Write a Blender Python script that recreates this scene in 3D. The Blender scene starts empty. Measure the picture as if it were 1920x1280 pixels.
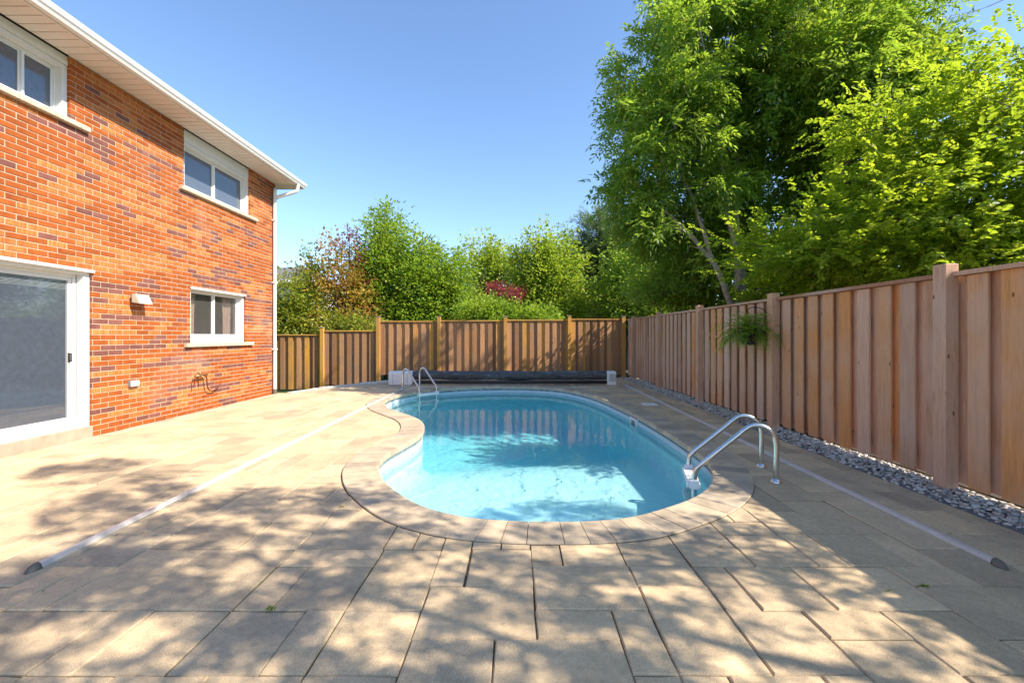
import bpy, math, random
import numpy as np
from mathutils import Vector, noise
from mathutils.geometry import delaunay_2d_cdt
R = math.radians
random.seed(7)
rng = np.random.default_rng(7)
sc = bpy.context.scene
COL = sc.collection

# ------------------------------------------------------------------ camera, world, sun
CH = 1.31                                   # eye height
cam_d = bpy.data.cameras.new('camera'); cam = bpy.data.objects.new('camera', cam_d)
COL.objects.link(cam); sc.camera = cam
cam.location = (0, 0, CH); cam.rotation_euler = (R(90), 0, 0)
cam_d.sensor_width = 36; cam_d.lens = 840 / 1920 * 36
cam_d.shift_x = -12 / 1920; cam_d.shift_y = -10 / 1920
cam_d.clip_start = .05; cam_d.clip_end = 2000
SUN_DIR = Vector((-1, .4, -1.02)).normalized()        # the way the light travels
to_sun = -SUN_DIR
elev = math.asin(to_sun.z); azim = math.atan2(to_sun.x, to_sun.y)
world = bpy.data.worlds.new('World'); sc.world = world; world.use_nodes = True
wn = world.node_tree.nodes; wl = world.node_tree.links
sky = wn.new('ShaderNodeTexSky'); sky.sky_type = 'NISHITA'; sky.sun_disc = False
sky.sun_elevation = elev; sky.sun_rotation = azim
sky.altitude = 100; sky.air_density = 1.0; sky.dust_density = .25; sky.ozone_density = 4.5
bg = wn['Background']; bg.inputs[1].default_value = .11
wl.new(sky.outputs[0], bg.inputs[0])
sd = bpy.data.lights.new('sun', 'SUN'); sd.energy = 3.7; sd.angle = R(.53); sd.color = (1, .90, .76)
sun = bpy.data.objects.new('sun', sd); COL.objects.link(sun)
sun.rotation_euler = SUN_DIR.to_track_quat('-Z', 'Y').to_euler(); sun.location = (8, -3, 12)
sc.view_settings.view_transform = 'Standard'; sc.view_settings.look = 'None'
sc.view_settings.gamma = 1; sc.view_settings.use_curve_mapping = False
sc.view_settings.exposure = 1.45
sc.cycles.max_bounces = 10; sc.cycles.transparent_max_bounces = 12
sc.cycles.volume_bounces = 0

# ------------------------------------------------------------------ material helpers
class NT:
    def __init__(s, name):
        s.m = bpy.data.materials.new(name); s.m.use_nodes = True
        s.n = s.m.node_tree.nodes; s.l = s.m.node_tree.links
        s.b = s.n['Principled BSDF']; s.out = s.n['Material Output']
    def new(s, t, **k):
        n = s.n.new('ShaderNode' + t)
        for a, v in k.items(): setattr(n, a, v)
        return n
    def put(s, sock, v):
        if hasattr(v, 'is_linked') or hasattr(v, 'node'): s.l.new(v, sock)
        else:
            if isinstance(v, tuple) and len(v) == 3 and len(sock.default_value) == 4: v = (*v, 1)
            sock.default_value = v
    def coord(s, kind='Object', scale=(1, 1, 1), rand=0):
        tc = s.new('TexCoord'); mp = s.new('Mapping'); mp.inputs['Scale'].default_value = scale
        s.l.new(tc.outputs[kind], mp.inputs[0])
        if rand:
            oi = s.new('ObjectInfo'); ge = s.new('NewGeometry')
            a = s.math('ADD', oi.outputs['Random'], ge.outputs['Random Per Island'])
            s.l.new(s.math('MULTIPLY', a, float(rand)), mp.inputs['Location'])
        return mp.outputs[0]
    def math(s, op, a, b=0.0, clamp=False):
        n = s.new('Math', operation=op, use_clamp=clamp); s.put(n.inputs[0], a); s.put(n.inputs[1], b); return n.outputs[0]
    def noise(s, vec, scale, detail=4, rough=.55, dist=0):
        n = s.new('TexNoise'); s.l.new(vec, n.inputs['Vector'])
        n.inputs['Scale'].default_value = scale; n.inputs['Detail'].default_value = detail
        n.inputs['Roughness'].default_value = rough; n.inputs['Distortion'].default_value = dist
        return n.outputs['Fac']
    def voro(s, vec, scale, out='Distance', feature='F1'):
        n = s.new('TexVoronoi', feature=feature); s.l.new(vec, n.inputs['Vector']); n.inputs['Scale'].default_value = scale
        return n.outputs[out]
    def ramp(s, fac, stops, interp='LINEAR'):
        n = s.new('ValToRGB'); n.color_ramp.interpolation = interp; e = n.color_ramp.elements
        while len(e) < len(stops): e.new(.5)
        for el, (p, c) in zip(e, stops):
            el.position = p; el.color = (*c, 1) if isinstance(c, tuple) else (c, c, c, 1)
        s.put(n.inputs[0], fac); return n.outputs[0]
    def mix(s, fac, a, b, mode='MIX'):
        n = s.new('Mix', data_type='RGBA', blend_type=mode)
        s.put(n.inputs[0], fac); s.put(n.inputs[6], a); s.put(n.inputs[7], b); return n.outputs[2]
    def bump(s, h, strength=.3, dist=.01):
        n = s.new('Bump'); n.inputs['Strength'].default_value = strength; n.inputs['Distance'].default_value = dist
        s.put(n.inputs['Height'], h); s.l.new(n.outputs[0], s.b.inputs['Normal']); return n.outputs[0]
    def rnd(s):
        oi = s.new('ObjectInfo'); ge = s.new('NewGeometry')
        a = s.math('ADD', oi.outputs['Random'], ge.outputs['Random Per Island'])
        return s.math('FRACT', a)
    def base(s, c, rough=.6, metal=0.0, spec=.5):
        s.put(s.b.inputs['Base Color'], c); s.put(s.b.inputs['Roughness'], rough)
        s.put(s.b.inputs['Metallic'], metal); s.put(s.b.inputs['Specular IOR Level'], spec)

def plain(name, c, rough=.5, metal=0.0, var=.12, scale=12, bump=.05, spec=.5):
    t = NT(name); v = t.coord()
    f = t.noise(v, scale)
    d = tuple(x * (1 - var) for x in c); l = tuple(min(1, x * (1 + var)) for x in c)
    t.base(t.ramp(f, [(.3, d), (.7, l)]), rough, metal, spec)
    if bump: t.bump(t.noise(v, scale * 6), bump, .004)
    return t.m

def brick_mat(name, dark, light, streak=None):
    t = NT(name); v = t.coord(scale=(1, 1, 1), rand=37)
    f = t.noise(v, 9, 3)
    c = t.ramp(f, [(.3, dark), (.7, light)])
    if streak:
        v2 = t.coord(scale=(1, 26, 2), rand=37); g = t.noise(v2, 2.2, 3, .6)
        c = t.mix(t.ramp(g, [(.42, 0.0), (.62, 1.0)]), c, streak)
    r = t.rnd(); c = t.mix(.55, c, t.ramp(r, [(0, .62), (1, 1.15)]), 'MULTIPLY')
    v3 = t.coord(); sp = t.noise(v3, 160, 2)
    c = t.mix(.35, c, t.ramp(sp, [(.35, .7), (.65, 1.15)]), 'MULTIPLY')
    st = t.noise(v3, .9, 4); c = t.mix(t.ramp(st, [(.55, 0.0), (.8, .25)]), c, (.6, .45, .35))
    t.base(c, .85, 0, .25)
    t.bump(t.noise(v3, 90, 4, .7), .5, .004)
    return t.m

def wood_mat(name, stops, grey=(.24, .19, .165), gfac=.5):
    t = NT(name); v = t.coord(rand=53)
    mp = t.new('Mapping'); mp.inputs['Scale'].default_value = (9, 9, .55); t.l.new(v, mp.inputs[0]); vs = mp.outputs[0]
    grain = t.noise(vs, 4.5, 6, .65, 1.2)
    fine = t.noise(vs, 26, 3, .7)
    c = t.ramp(t.rnd(), stops)
    c = t.mix(.75, c, t.ramp(grain, [(.28, .62), (.5, 1.0), (.72, 1.22)]), 'MULTIPLY')
    c = t.mix(.4, c, t.ramp(fine, [(.3, .65), (.7, 1.2)]), 'MULTIPLY')
    patch = t.noise(v, 1.3, 3)
    c = t.mix(t.math('MULTIPLY', t.ramp(patch, [(.42, 0.0), (.66, 1.0)]), gfac), c, grey)
    mk = t.new('Mapping'); mk.inputs['Scale'].default_value = (1, 1, .45); t.l.new(v, mk.inputs[0])
    kn = t.voro(mk.outputs[0], 7.0)
    c = t.mix(t.ramp(kn, [(.045, .85), (.085, 0.0)]), c, (.07, .035, .02))
    t.base(c, .78, 0, .25)
    t.bump(t.math('ADD', grain, t.math('MULTIPLY', fine, .6)), .35, .004)
    return t.m

def leaf_mat(name, stops, trans=.45, patch=None, tint=(.35, .55, .05), ps=.6):
    t = NT(name); v = t.coord()
    ge = t.new('NewGeometry')
    c = t.ramp(ge.outputs['Random Per Island'], stops)
    if patch:
        pn = t.noise(v, ps, 3); c = t.mix(t.ramp(pn, [(.5, 0.0), (.66, .85)]), c, patch)
    t.base(c, .42, 0, .35)
    tr = t.new('BsdfTranslucent')
    t.l.new(t.mix(.5, c, tint, 'MIX'), tr.inputs[0])
    mx = t.new('MixShader'); mx.inputs[0].default_value = trans
    t.l.new(t.b.outputs[0], mx.inputs[1]); t.l.new(tr.outputs[0], mx.inputs[2])
    t.l.new(mx.outputs[0], t.out.inputs[0])
    return t.m

M = {}
M['brick_red'] = brick_mat('red_brick', (.30, .070, .013), (.40, .106, .020))
M['brick_amber'] = brick_mat('amber_brick', (.40, .105, .024), (.46, .14, .034), (.50, .21, .062))
M['brick_plum'] = brick_mat('plum_brick', (.17, .062, .048), (.23, .09, .07))
M['mortar'] = plain('mortar', (.50, .385, .28), .9, 0, .12, 30, .3)
M['white'] = plain('white_paint', (.68, .68, .66), .4, 0, .03, 6, .02)
M['soffit'] = plain('soffit_aluminium', (.66, .61, .56), .5, 0, .04, 3, .03)
M['stone_sill'] = plain('stone_sill', (.52, .43, .32), .85, 0, .4, 40, .5)
M['concrete'] = plain('step_concrete', (.33, .28, .21), .85, 0, .15, 7, .3)
M['steel'] = plain('stainless_steel', (.66, .65, .63), .24, 1.0, .06, 8, .03)
M['alu'] = plain('track_aluminium', (.76, .77, .79), .35, .45, .08, 20, .05)
M['dark_rubber'] = plain('dark_rubber', (.03, .03, .035), .6)
M['capgrey'] = plain('cap_metal', (.17, .14, .11), .45, .4)
M['plastic'] = plain('white_plastic', (.78, .78, .76), .45, 0, .05, 9, .03)
M['black_plastic'] = plain('black_plastic', (.015, .015, .015), .4)
M['brass'] = plain('old_brass', (.30, .19, .09), .45, .8, .35, 50, .3)
M['hose'] = plain('brown_hose', (.12, .03, .02), .5)
M['lamp_cream'] = plain('lamp_cream', (.50, .46, .34), .5, 0, .08)
M['lamp_grey'] = plain('lamp_grey', (.24, .25, .25), .5, .2, .2)
M['roof'] = plain('roof_shingle', (.14, .13, .125), .9, 0, .35, 25, .5)
M['siding'] = plain('pale_siding', (.62, .60, .57), .7)
M['bark'] = plain('grey_bark', (.30, .25, .20), .9, 0, .4, 14, .6)
M['bark_dark'] = plain('dark_bark', (.07, .055, .04), .9, 0, .4, 14, .6)
M['room'] = plain('dark_room', (.16, .16, .165), .9)
M['curtain'] = plain('curtain_cloth', (.60, .44, .37), .9, 0, .1)
M['wire'] = plain('cable_black', (.02, .02, .02), .6)

def glass_mat(name, base, mixf, rough=.03, scale=3.0):
    t = NT(name); v = t.coord()
    f = t.noise(v, scale, 5, .6, .6)
    c = t.ramp(f, [(.3, tuple(x * .88 for x in base)), (.7, tuple(x * 1.14 for x in base))])
    t.base(c, rough, 0, 1.0)
    t.bump(t.noise(v, 1.7, 2), .04, .01)
    tr = t.new('BsdfTransparent'); mx = t.new('MixShader'); mx.inputs[0].default_value = mixf
    t.l.new(tr.outputs[0], mx.inputs[1]); t.l.new(t.b.outputs[0], mx.inputs[2]); t.l.new(mx.outputs[0], t.out.inputs[0])
    return t.m
M['glass_up'] = glass_mat('upper_window_glass', (.085, .105, .135), 1.0, .07, 20)
M['glass_low'] = glass_mat('lower_window_glass', (.12, .115, .11), .30, .04)
M['glass_door'] = glass_mat('patio_door_glass', (.060, .074, .098), 1.0, .03, 14)
M['blind'] = plain('blind_slats', (.42, .47, .47), .6)

def paver_mat():
    t = NT('paver_concrete'); v = t.coord('Object', rand=41)
    tcw = t.new('NewGeometry').outputs['Position']
    c = t.ramp(t.rnd(), [(0, (.46, .35, .225)), (.3, (.62, .465, .285)), (.6, (.72, .53, .315)), (.85, (.60, .45, .28)), (1, (.52, .41, .27))])
    big = t.noise(v, 3.2, 4, .6, .5)
    c = t.mix(.5, c, t.ramp(big, [(.3, .72), (.7, 1.2)]), 'MULTIPLY')
    fine = t.noise(tcw, 220, 3, .7)
    c = t.mix(.7, c, t.ramp(fine, [(.32, .55), (.68, 1.3)]), 'MULTIPLY')
    med = t.noise(tcw, 28, 5, .7); c = t.mix(.5, c, t.ramp(med, [(.3, .68), (.7, 1.2)]), 'MULTIPLY')
    sp = t.voro(tcw, 95); c = t.mix(t.ramp(sp, [(.08, .5), (.16, 0.0)]), c, (.62, .57, .5))
    st = t.noise(tcw, 1.1, 5, .65)
    c = t.mix(t.ramp(st, [(.50, 0.0), (.70, .5)]), c, (.22, .19, .155))
    t.base(c, .88, 0, .25)
    cl = t.noise(v, 7, 5, .62, .3)
    t.bump(t.math('ADD', t.math('MULTIPLY', cl, 1.4), t.math('MULTIPLY', fine, .35)), .55, .008)
    return t.m
M['paver'] = paver_mat()
def border_mat():
    t = NT('border_paver_dark'); v = t.coord('Object', rand=41)
    c = t.ramp(t.noise(v, 5, 5), [(.3, (.10, .10, .10)), (.7, (.17, .165, .16))])
    t.base(c, .9, 0, .2); t.bump(t.noise(v, 40, 4), .4, .005); return t.m
M['border'] = border_mat()
def coping_mat():
    t = NT('coping_paver'); v = t.coord('Object'); g = t.new('NewGeometry').outputs['Position']
    oi = t.new('ObjectInfo').outputs['Random']
    c = t.ramp(oi, [(0, (.36, .29, .215)), (.4, (.47, .375, .265)), (.75, (.55, .43, .29)), (1, (.42, .35, .27))])
    c = t.mix(.6, c, t.ramp(t.noise(g, 6, 4, .6, .8), [(.3, .65), (.7, 1.25)]), 'MULTIPLY')
    c = t.mix(.4, c, t.ramp(t.noise(g, 200, 2), [(.3, .7), (.7, 1.2)]), 'MULTIPLY')
    t.base(c, .85, 0, .25); t.bump(t.noise(g, 45, 5), .4, .006); return t.m
M['coping'] = coping_mat()
def joint_mat():
    t = NT('joint_sand'); g = t.new('NewGeometry').outputs['Position']
    a = t.ramp(t.noise(g, 60, 4), [(.3, (.08, .062, .045)), (.7, (.19, .15, .105))])
    sx = t.new('SeparateXYZ'); t.l.new(g, sx.inputs[0])
    left = t.math('MULTIPLY', t.math('SUBTRACT', sx.outputs[0], -.2), -.45, True)
    mo = t.math('MULTIPLY', t.ramp(t.noise(g, 2.6, 4, .6), [(.44, 0.0), (.56, 1.0)]), left)
    c = t.mix(mo, a, t.ramp(t.noise(g, 30, 3), [(.3, (.05, .08, .012)), (.7, (.16, .19, .03))]))
    t.base(c, .95, 0, .1); t.bump(t.noise(g, 120, 4), .8, .01); return t.m
M['joint'] = joint_mat()
def pebble_mat():
    t = NT('river_pebble'); v = t.coord()
    ge = t.new('NewGeometry')
    c = t.ramp(ge.outputs['Random Per Island'], [(0, (.26, .24, .21)), (.3, (.46, .43, .38)), (.55, (.62, .59, .54)), (.8, (.38, .31, .24)), (1, (.74, .71, .66))])
    c = t.mix(.4, c, t.ramp(t.noise(v, 60, 3), [(.3, .7), (.7, 1.2)]), 'MULTIPLY')
    t.base(c, .7, 0, .3); return t.m
M['pebble'] = pebble_mat()
def ground_mat():
    t = NT('lawn_ground'); v = t.coord()
    c = t.ramp(t.noise(v, .5, 6, .6), [(.3, (.045, .075, .018)), (.6, (.075, .11, .028)), (.8, (.12, .10, .05))])
    t.base(c, .95, 0, .1); t.bump(t.noise(v, 30, 4), .6, .04); return t.m
M['ground'] = ground_mat()
M['soil'] = plain('dark_soil', (.05, .038, .028), .95, 0, .4, 20, .8)
M['limestone'] = plain('limestone', (.55, .50, .43), .85, 0, .2, 12, .5)
cedar = [(0, (.36, .18, .10)), (.25, (.50, .285, .18)), (.55, (.62, .375, .25)), (.75, (.50, .27, .155)), (.85, (.68, .32, .12)), (1, (.56, .24, .085))]
M['cedar'] = wood_mat('cedar_board', cedar, (.56, .42, .33), .5)
M['cedar_back'] = wood_mat('weathered_board', [(0, (.26, .125, .055)), (.4, (.42, .22, .105)), (.75, (.54, .29, .14)), (.86, (.56, .28, .07)), (1, (.68, .35, .06))], (.27, .185, .125), .55)
M['post_back'] = wood_mat('amber_post', [(0, (.46, .24, .07)), (.5, (.60, .32, .07)), (1, (.68, .37, .06))], (.40, .26, .13), .3)

def liner_mat():
    t = NT('pool_liner'); g = t.new('NewGeometry').outputs['Position']
    sx = t.new('SeparateXYZ'); t.l.new(g, sx.inputs[0])
    sp = t.noise(g, 70, 3, .7)
    deep = t.ramp(sp, [(.35, (.48, .76, .82)), (.5, (.62, .86, .90)), (.65, (.82, .96, .97))])
    vs = t.coord('Object', (1, 1, 1)); tile = t.voro(g, 38, 'Color')
    band = t.ramp(t.noise(g, 110, 3, .8), [(.36, (.20, .34, .42)), (.5, (.46, .58, .64)), (.64, (.74, .80, .82))])
    f = t.ramp(t.math('ADD', sx.outputs[2], 1.0), [(.70, 0.0), (.705, 1.0)], 'LINEAR')
    stripe = t.ramp(t.math('ADD', sx.outputs[2], 1.0), [(.885, 0.0), (.887, 1.0), (.899, 1.0), (.901, 0.0)])
    md = t.noise(g, 9, 4, .6); deep = t.mix(.35, deep, t.ramp(md, [(.3, (.70, .82, .86)), (.7, (1.1, 1.08, 1.05))]), 'MULTIPLY')
    c = t.mix(f, deep, band); c = t.mix(t.math('MULTIPLY', stripe, .5), c, (.30, .42, .48))
    t.base(c, .5, 0, .3); return t.m
M['liner'] = liner_mat()
def water_mat():
    t = NT('pool_water'); t.n.remove(t.b)
    g = t.new('NewGeometry').outputs['Position']
    mp = t.new('Mapping'); mp.inputs['Scale'].default_value = (1, .8, 1); t.l.new(g, mp.inputs[0])
    h = t.math('ADD', t.noise(mp.outputs[0], 3.2, 3, .5, .6), t.math('MULTIPLY', t.noise(mp.outputs[0], 14, 2, .5), .16))
    bp = t.new('Bump'); bp.inputs['Strength'].default_value = .10; bp.inputs['Distance'].default_value = .03
    t.l.new(h, bp.inputs['Height'])
    gl = t.new('BsdfGlossy'); gl.inputs['Roughness'].default_value = .015; t.l.new(bp.outputs[0], gl.inputs['Normal'])
    tr = t.new('BsdfTransparent'); fr = t.new('Fresnel'); fr.inputs[0].default_value = 1.36; t.l.new(bp.outputs[0], fr.inputs['Normal'])
    mx = t.new('MixShader'); t.l.new(fr.outputs[0], mx.inputs[0]); t.l.new(tr.outputs[0], mx.inputs[1]); t.l.new(gl.outputs[0], mx.inputs[2])
    t.l.new(mx.outputs[0], t.out.inputs['Surface'])
    va = t.new('VolumeAbsorption'); va.inputs['Color'].default_value = (.02, .83, .92, 1); va.inputs['Density'].default_value = .26
    t.l.new(va.outputs[0], t.out.inputs['Volume'])
    return t.m
M['water'] = water_mat()
def cover_mat():
    t = NT('cover_fabric'); v = t.coord(scale=(1, 1, 1))
    w = t.noise(t.coord(scale=(1.2, 5, 5)), 3, 5, .6, 1.5)
    t.base(t.ramp(w, [(.3, (.03, .032, .036)), (.55, (.08, .083, .09)), (.7, (.19, .19, .20))]), .42, 0, .5)
    t.bump(w, .9, .05); return t.m
M['cover'] = cover_mat()
M['ash_leaf'] = leaf_mat('ash_leaves', [(0, (.065, .15, .028)), (.35, (.11, .22, .035)), (.7, (.16, .29, .04)), (.88, (.24, .34, .045)), (1, (.46, .42, .07))], .55, (.26, .32, .045), (.50, .70, .04), 1.1)
M['lime_leaf'] = leaf_mat('lime_leaves', [(0, (.05, .13, .015)), (.4, (.13, .25, .022)), (.8, (.25, .36, .03)), (1, (.42, .46, .04))], .6, (.30, .36, .03), (.64, .78, .03), .9)
M['green_leaf'] = leaf_mat('green_leaves', [(0, (.08, .17, .02)), (.4, (.16, .28, .03)), (.8, (.26, .38, .04)), (1, (.42, .48, .05))], .45, (.34, .40, .04), (.52, .72, .05))
M['light_leaf'] = leaf_mat('light_leaves', [(0, (.13, .24, .03)), (.5, (.26, .38, .04)), (1, (.46, .50, .05))], .45, (.42, .40, .04), (.55, .70, .05), .35)
M['olive_leaf'] = leaf_mat('olive_leaves', [(0, (.07, .13, .02)), (.5, (.20, .26, .035)), (1, (.38, .36, .05))], .42, (.30, .28, .03), (.55, .6, .05))
M['autumn_leaf'] = leaf_mat('autumn_leaves', [(0, (.14, .15, .03)), (.3, (.24, .26, .04)), (.55, (.46, .26, .05)), (.8, (.58, .36, .06)), (1, (.16, .28, .04))], .45, (.52, .22, .08), (.5, .3, .05), .9)
M['red_leaf'] = leaf_mat('red_leaves', [(0, (.16, .025, .035)), (.6, (.30, .05, .06)), (1, (.42, .14, .10))], .35, None, (.5, .08, .08))
M['pine_leaf'] = leaf_mat('pine_needles', [(0, (.05, .10, .035)), (.5, (.12, .18, .06)), (1, (.24, .29, .10))], .3, (.20, .24, .07), (.2, .3, .08))
M['fern_leaf'] = leaf_mat('fern_fronds', [(0, (.14, .28, .03)), (.6, (.32, .50, .05)), (1, (.50, .58, .08))], .45, None, (.4, .55, .05))

# ------------------------------------------------------------------ mesh helpers
def tag(o, label=None, cat=None, group=None, kind=None):
    if label: o['label'] = label
    if cat: o['category'] = cat
    if group: o['group'] = group
    if kind: o['kind'] = kind
    return o
def empty(name, loc=(0, 0, 0), rz=0, parent=None):
    o = bpy.data.objects.new(name, None); COL.objects.link(o); o.location = loc; o.rotation_euler = (0, 0, rz)
    o.empty_display_size = .2
    if parent: o.parent = parent
    return o
def link(name, me, parent=None, loc=(0, 0, 0), rz=0):
    o = bpy.data.objects.new(name, me); COL.objects.link(o); o.location = loc; o.rotation_euler = (0, 0, rz)
    if parent: o.parent = parent
    return o
class MB:
    def __init__(s): s.v = []; s.f = []; s.mi = []; s.k = 0
    def add(s, vs, fs):
        n = len(s.v); s.v += [tuple(v) for v in vs]
        for f in fs: s.f.append(tuple(n + i for i in f)); s.mi.append(s.k)
        return s
    def box(s, x0, x1, y0, y1, z0, z1):
        v = [(x0, y0, z0), (x1, y0, z0), (x1, y1, z0), (x0, y1, z0), (x0, y0, z1), (x1, y0, z1), (x1, y1, z1), (x0, y1, z1)]
        return s.add(v, [(3, 2, 1, 0), (4, 5, 6, 7), (0, 1, 5, 4), (1, 2, 6, 5), (2, 3, 7, 6), (3, 0, 4, 7)])
    def cbox(s, x0, x1, y0, y1, z0, z1, b):
        """box with its upper and lower edges chamfered by b"""
        v = []
        for z, i in ((z0, b), (z0 + b, 0), (z1 - b, 0), (z1, b)):
            c = b * 1.0 if i == 0 else 0
            if i: v += [(x0 + b, y0 + b, z), (x1 - b, y0 + b, z), (x1 - b, y1 - b, z), (x0 + b, y1 - b, z)]
            else: v += [(x0, y0, z), (x1, y0, z), (x1, y1, z), (x0, y1, z)]
        f = [(3, 2, 1, 0), (12, 13, 14, 15)]
        for r in range(3):
            for i in range(4):
                j = (i + 1) % 4; f.append((r * 4 + i, r * 4 + j, r * 4 + 4 + j, r * 4 + 4 + i))
        return s.add(v, f)
    def tube(s, pts, r, n=10, cap=True):
        pts = [Vector(p) for p in pts]; rs = r if isinstance(r, (list, tuple)) else [r] * len(pts)
        vs = []; fs = []; up = None
        for i, p in enumerate(pts):
            d = (pts[min(i + 1, len(pts) - 1)] - pts[max(i - 1, 0)]).normalized()
            if up is None: up = d.orthogonal().normalized()
            up = (up - d * up.dot(d)).normalized(); w = d.cross(up)
            for k in range(n):
                a = 2 * math.pi * k / n; vs.append(p + (up * math.cos(a) + w * math.sin(a)) * rs[i])
        for i in range(len(pts) - 1):
            for k in range(n):
                j = (k + 1) % n; fs.append((i * n + k, i * n + j, i * n + n + j, i * n + n + k))
        if cap: fs.append(tuple(reversed(range(n)))); fs.append(tuple(range((len(pts) - 1) * n, len(pts) * n)))
        return s.add(vs, fs)
    def lathe(s, prof, c=(0, 0, 0), n=20):
        vs = []; fs = []
        for r, z in prof:
            for k in range(n):
                a = 2 * math.pi * k / n; vs.append((c[0] + r * math.cos(a), c[1] + r * math.sin(a), c[2] + z))
        for i in range(len(prof) - 1):
            for k in range(n):
                j = (k + 1) % n; fs.append((i * n + k, i * n + j, i * n + n + j, i * n + n + k))
        return s.add(vs, fs)
    def prism(s, poly, z0, z1):
        n = len(poly); return s.add([(x, y, z0) for x, y in poly] + [(x, y, z1) for x, y in poly],
            [tuple(reversed(range(n))), tuple(range(n, 2 * n))] + [(i, (i + 1) % n, n + (i + 1) % n, n + i) for i in range(n)])
    def mesh(s, name, mats, smooth=False, bevel=0):
        me = bpy.data.meshes.new(name); me.from_pydata(s.v, [], s.f)
        for m in (mats if isinstance(mats, (list, tuple)) else [mats]): me.materials.append(m)
        me.polygons.foreach_set('material_index', s.mi)
        if smooth: me.polygons.foreach_set('use_smooth', [True] * len(s.f))
        me.update(); return me
    def build(s, name, mats, parent=None, smooth=False, loc=(0, 0, 0), rz=0):
        return link(name, s.mesh(name, mats, smooth), parent, loc, rz)
def np_mesh(name, V, F, mat, smooth=False):
    """V (n,3), F (m,k) all k-gons"""
    me = bpy.data.meshes.new(name); V = np.asarray(V, dtype=np.float32); F = np.asarray(F, dtype=np.int32)
    me.vertices.add(len(V)); me.vertices.foreach_set('co', V.ravel())
    k = F.shape[1]; me.loops.add(F.size); me.loops.foreach_set('vertex_index', F.ravel())
    me.polygons.add(len(F)); me.polygons.foreach_set('loop_start', np.arange(0, F.size, k, dtype=np.int32))
    me.polygons.foreach_set('loop_total', np.full(len(F), k, dtype=np.int32))
    if smooth: me.polygons.foreach_set('use_smooth', np.ones(len(F), dtype=bool))
    me.materials.append(mat); me.update(calc_edges=True); return me

# ------------------------------------------------------------------ pool outline
PTS = [(.29, 3.13), (.55, 3.147), (.84, 3.22), (1.152, 3.40), (1.414, 3.59), (1.634, 3.82), (1.806, 4.09), (1.916, 4.36), (2.0, 4.70), (2.04, 5.25), (2.04, 6.1), (2.0, 7.1), (1.89, 8.4),
       (1.66, 9.8), (1.26, 10.9), (.70, 11.5), (-.05, 11.72), (-1.0, 11.66), (-1.84, 11.27), (-2.35, 10.7), (-2.66, 10.0), (-2.73, 9.3), (-2.62, 8.66), (-2.38, 8.14), (-2.08, 7.72), (-1.78, 7.34), (-1.53, 6.92),
       (-1.375, 6.45), (-1.32, 6.0), (-1.35, 5.65), (-1.42, 5.3), (-1.475, 4.98), (-1.465, 4.70), (-1.41, 4.43), (-1.30, 4.16), (-1.185, 3.95), (-1.02, 3.72), (-.824, 3.49), (-.616, 3.325), (-.345, 3.20), (-.02, 3.14)]
def smooth_closed(P, step):
    P = np.array(P); n = len(P); out = []
    for i in range(n):
        p0, p1, p2, p3 = P[i - 1], P[i], P[(i + 1) % n], P[(i + 2) % n]
        for t in np.linspace(0, 1, 12, endpoint=False):
            out.append(.5 * ((2 * p1) + (-p0 + p2) * t + (2 * p0 - 5 * p1 + 4 * p2 - p3) * t * t + (-p0 + 3 * p1 - 3 * p2 + p3) * t ** 3))
    Q = np.array(out)
    for _ in range(10): Q = (np.roll(Q, 1, 0) + 2 * Q + np.roll(Q, -1, 0)) / 4
    d = np.r_[0, np.cumsum(np.linalg.norm(np.diff(np.vstack([Q, Q[:1]]), axis=0), axis=1))]
    L = d[-1]; m = int(round(L / step)); t = np.linspace(0, L, m, endpoint=False); QQ = np.vstack([Q, Q[:1]])
    return np.c_[np.interp(t, d, QQ[:, 0]), np.interp(t, d, QQ[:, 1])]
OUT = smooth_closed(PTS, .0725)
def offset(P, d):
    T = np.roll(P, -2, 0) - np.roll(P, 2, 0); T /= np.linalg.norm(T, axis=1)[:, None]
    return P + np.c_[T[:, 1], -T[:, 0]] * d
def inside(P, x, y):
    x0, y0 = P[:, 0], P[:, 1]; x1, y1 = np.roll(x0, -1), np.roll(y0, -1)
    c = ((y0 > y) != (y1 > y)) & (x < (x1 - x0) * (y - y0) / (y1 - y0 + 1e-12) + x0)
    return bool(c.sum() % 2)
CW = .31
COP_OUT = offset(OUT, CW + .004)
if len(OUT) % 2: pass

def cdt_region(outer, holes, keep):
    """triangulate; keep triangles whose centroid satisfies keep(x,y)"""
    vs = []; es = []
    for poly in [outer] + holes:
        n0 = len(vs); vs += [Vector((float(a), float(b))) for a, b in poly]; m = len(poly)
        es += [(n0 + i, n0 + (i + 1) % m) for i in range(m)]
    ov, oe, of, *_ = delaunay_2d_cdt(vs, es, [], 0, 1e-6)
    res = []
    for f in of:
        c = sum((ov[i] for i in f), Vector((0, 0))) / len(f)
        if keep(c.x, c.y): res.append(tuple(f))
    return [(v.x, v.y) for v in ov], res
def slab(name, outer, holes, keep, z0, z1, mat, parent=None):
    v, f = cdt_region(outer, holes, keep)
    mb = MB(); n = len(v)
    edges = {}
    for t in f:
        for i in range(len(t)):
            a, b = t[i], t[(i + 1) % len(t)]; edges[(a, b)] = 1
    sides = [(a, b) for (a, b) in edges if (b, a) not in edges]
    mb.add([(x, y, z1) for x, y in v] + [(x, y, z0) for x, y in v], [t for t in f] + [tuple(n + i for i in reversed(t)) for t in f] + [(b, a, n + a, n + b) for a, b in sides])
    # drop loose verts
    used = sorted({i for ff in mb.f for i in ff}); mp = {u: i for i, u in enumerate(used)}
    mb.v = [mb.v[i] for i in used]; mb.f = [tuple(mp[i] for i in ff) for ff in mb.f]
    return mb.build(name, mat, parent)

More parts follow.
